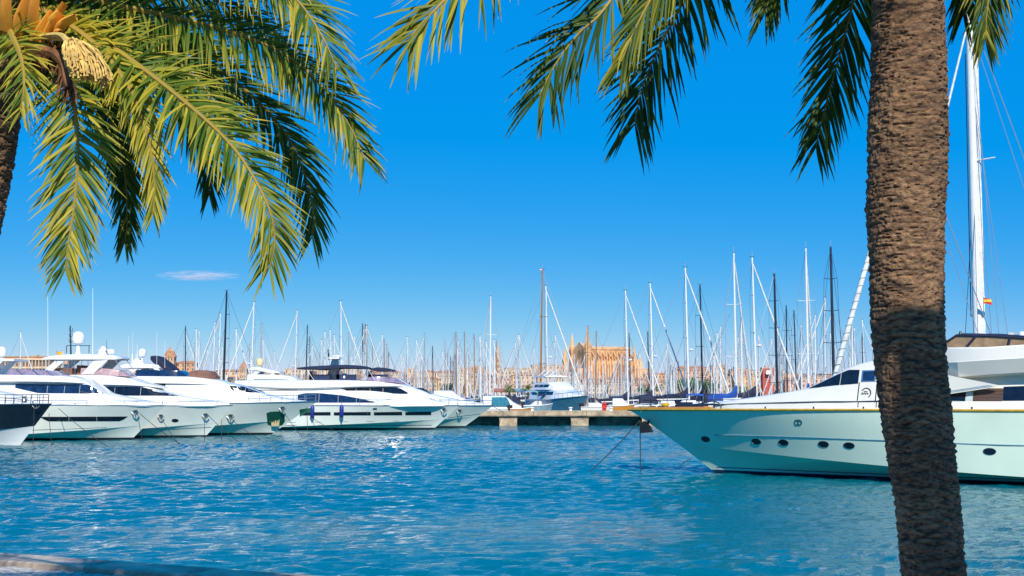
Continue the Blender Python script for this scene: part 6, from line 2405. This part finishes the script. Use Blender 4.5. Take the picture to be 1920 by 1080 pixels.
rootL, oL = palm('date palm at the left edge with yellow green drooping fronds and cream flowers', crownL, tpl, radL, specL, 14, M_frondL, 2, .34, margin=60, TF=.84)


def crown_details():
    rr = random.Random(77)
    # cut leaf bases, orange inside
    m_b = mat('orange_leaf_base', (0.75, 0.22, 0.03), .6, scale=7, var=.25, stretch=(1, 1, .3), col2=(0.80, 0.48, 0.06))
    for i, (a, b, w) in enumerate((((48, 110), (98, 20), .075), ((20, 90), (52, -10), .08), ((75, 95), (120, 5), .06), ((92, 60), (112, 22), .09), ((100, 62), (140, 30), .07), ((60, 60), (68, -20), .07), ((8, 60), (14, -30), .08), ((104, 66), (112, 60), .06))):
        p, q = P(*a, 7.62 - .02 * i), P(*b, 7.5 - .02 * i)
        mb = MB()
        d = (q - p)
        rows = []
        for t in np.linspace(0, 1, 6):
            c = p.lerp(q, t) + Vector((0, -.04 * math.sin(t * 3.1), 0)) - oL
            ww = .62 * w * (1 - .55 * t)
            side = d.cross(Vector((0, -1, 0))).normalized()
            rows.append([c - side * ww + Vector((0, .03, 0)), c - side * ww * .5 + Vector((0, -.01, 0)), c + Vector((0, -.025, 0)), c + side * ww * .5 + Vector((0, -.01, 0)), c + side * ww + Vector((0, .03, 0)), c + Vector((0, .05, 0))])
            rows[-1].append(rows[-1][0])
        mb.grid(rows)
        mb.build('leaf_base', m_b, rootL, ang=60)
    # hanging fibre
    for k, (px, py) in enumerate(((70, 118), (98, 110), (122, 130), (40, 140), (85, 140))):
        mb = MB()
        for _ in range(26):
            a = P(px + rr.uniform(-14, 14), py - 26 + rr.uniform(-10, 10), 7.55 + rr.uniform(-.05, .15)) - oL
            b = a + Vector((rr.uniform(-.03, .03), rr.uniform(-.03, .03), -rr.uniform(.09, .22)))
            mb.tube([a, a.lerp(b, .5) + Vector((rr.uniform(-.015, .015), 0, 0)), b], [.006, .006, .002], 4)
        mb.build('fibre', M_fibre, rootL)
    # cream flower clusters
    for (px, py, n, sx, sz) in ((156, 104, 190, .09, .07), (186, 122, 50, .05, .045)):
        c = P(px, py, 6.85) - oL
        mb = MB()
        stem0 = P(70, 70, 7.6) - oL
        mb.tube(catmull([stem0, stem0.lerp(c, .5) + Vector((0, 0, .06)), c + Vector((-.08, 0, .07))], 8), .016, 6)
        for i in range(n):
            a = rr.uniform(0, 2 * math.pi)
            f = rr.uniform(.2, 1)
            p0 = c + Vector((-.08, 0, .07))
            p2 = c + Vector((sx * f * math.cos(a), rr.uniform(-.09, .09), sz * f * math.sin(a) - .02))
            p3 = p2 + Vector((.01, 0, -.05))
            pts = catmull([p0, p0.lerp(p2, .6) + Vector((0, 0, .025)), p2, p3], 9)
            mb.tube(pts, [.0035 + .0045 * (j % 2) for j in range(len(pts))], 5)
        mb.build('flower_cluster', M_flower, rootL)
    # old brown stalk
    a, b = P(60, 90, 7.4) - oL, P(128, 165, 7.25) - oL
    mb = MB()
    mb.tube(catmull([a, a.lerp(b, .5) + Vector((.05, 0, .06)), b], 8), [.03] * 5 + [.02] * 4, 6)
    for _ in range(40):
        p = a.lerp(b, rr.uniform(.5, 1.0)) + Vector((.04, 0, .02))
        mb.tube([p, p + Vector((rr.uniform(-.05, .05), rr.uniform(-.04, .04), -rr.uniform(.05, .17)))], [.005, .003], 4)
    mb.build('dry_stalk', M_fibre, rootL)


crown_details()

# unseen palm, added beside the photographer so its crown shades the foot of the trunk
c = Vector((3.55, 3.0, 8.4))
palm('unseen date palm added beside the photographer to shade the trunk', c, [(3.7, 2.9, 1.86), (3.6, 2.95, 4), (3.55, 3.0, 7.7), tuple(c)], [(0, .26), (1, .25)], [], 22, M_frondR, 3, gn=28, clear=[P(1700, q, YR - .25) for q in (100, 250, 400, 470)], margin=100)

# ------------------------------------------------------------------ the one thin cloud
def cloud():
    Yc = 6000
    c = P(372, 517, Yc)
    m = bpy.data.materials.new('thin_cloud_vapour')
    m.use_nodes = True
    N, Lk = m.node_tree.nodes, m.node_tree.links
    N.remove(N['Principled BSDF'])
    pv = N.new('ShaderNodeVolumePrincipled')
    pv.inputs['Color'].default_value = (.97, .97, 1.0, 1)
    tc = N.new('ShaderNodeTexCoord')
    gr = N.new('ShaderNodeTexGradient')
    gr.gradient_type = 'SPHERICAL'
    Lk.new(tc.outputs['Object'], gr.inputs[0])
    nz = N.new('ShaderNodeTexNoise')
    nz.inputs['Scale'].default_value = 2.6
    nz.inputs['Detail'].default_value = 5
    Lk.new(tc.outputs['Object'], nz.inputs['Vector'])
    mr = N.new('ShaderNodeMapRange')
    mr.inputs['From Min'].default_value = .46
    mr.inputs['From Max'].default_value = .62
    Lk.new(nz.outputs['Fac'], mr.inputs['Value'])
    ad = N.new('ShaderNodeMath')
    ad.operation = 'MULTIPLY'
    Lk.new(gr.outputs['Fac'], ad.inputs[0])
    Lk.new(mr.outputs[0], ad.inputs[1])
    k = N.new('ShaderNodeMath')
    k.operation = 'MULTIPLY'
    k.inputs[1].default_value = .034
    Lk.new(ad.outputs[0], k.inputs[0])
    Lk.new(k.outputs[0], pv.inputs['Density'])
    Lk.new(pv.outputs[0], N['Material Output'].inputs['Volume'])
    mb = MB()
    mb.lathe([(math.sin(t) * 1.0 + .001, -math.cos(t)) for t in np.linspace(0.02, math.pi - .02, 14)], (0, 0, 0), 28)
    o = mb.build('cloud', m, None, loc=c)
    o.scale = (200, 120, 24)
    tag(o, 'single thin white cloud low in the blue sky', 'cloud')


cloud()
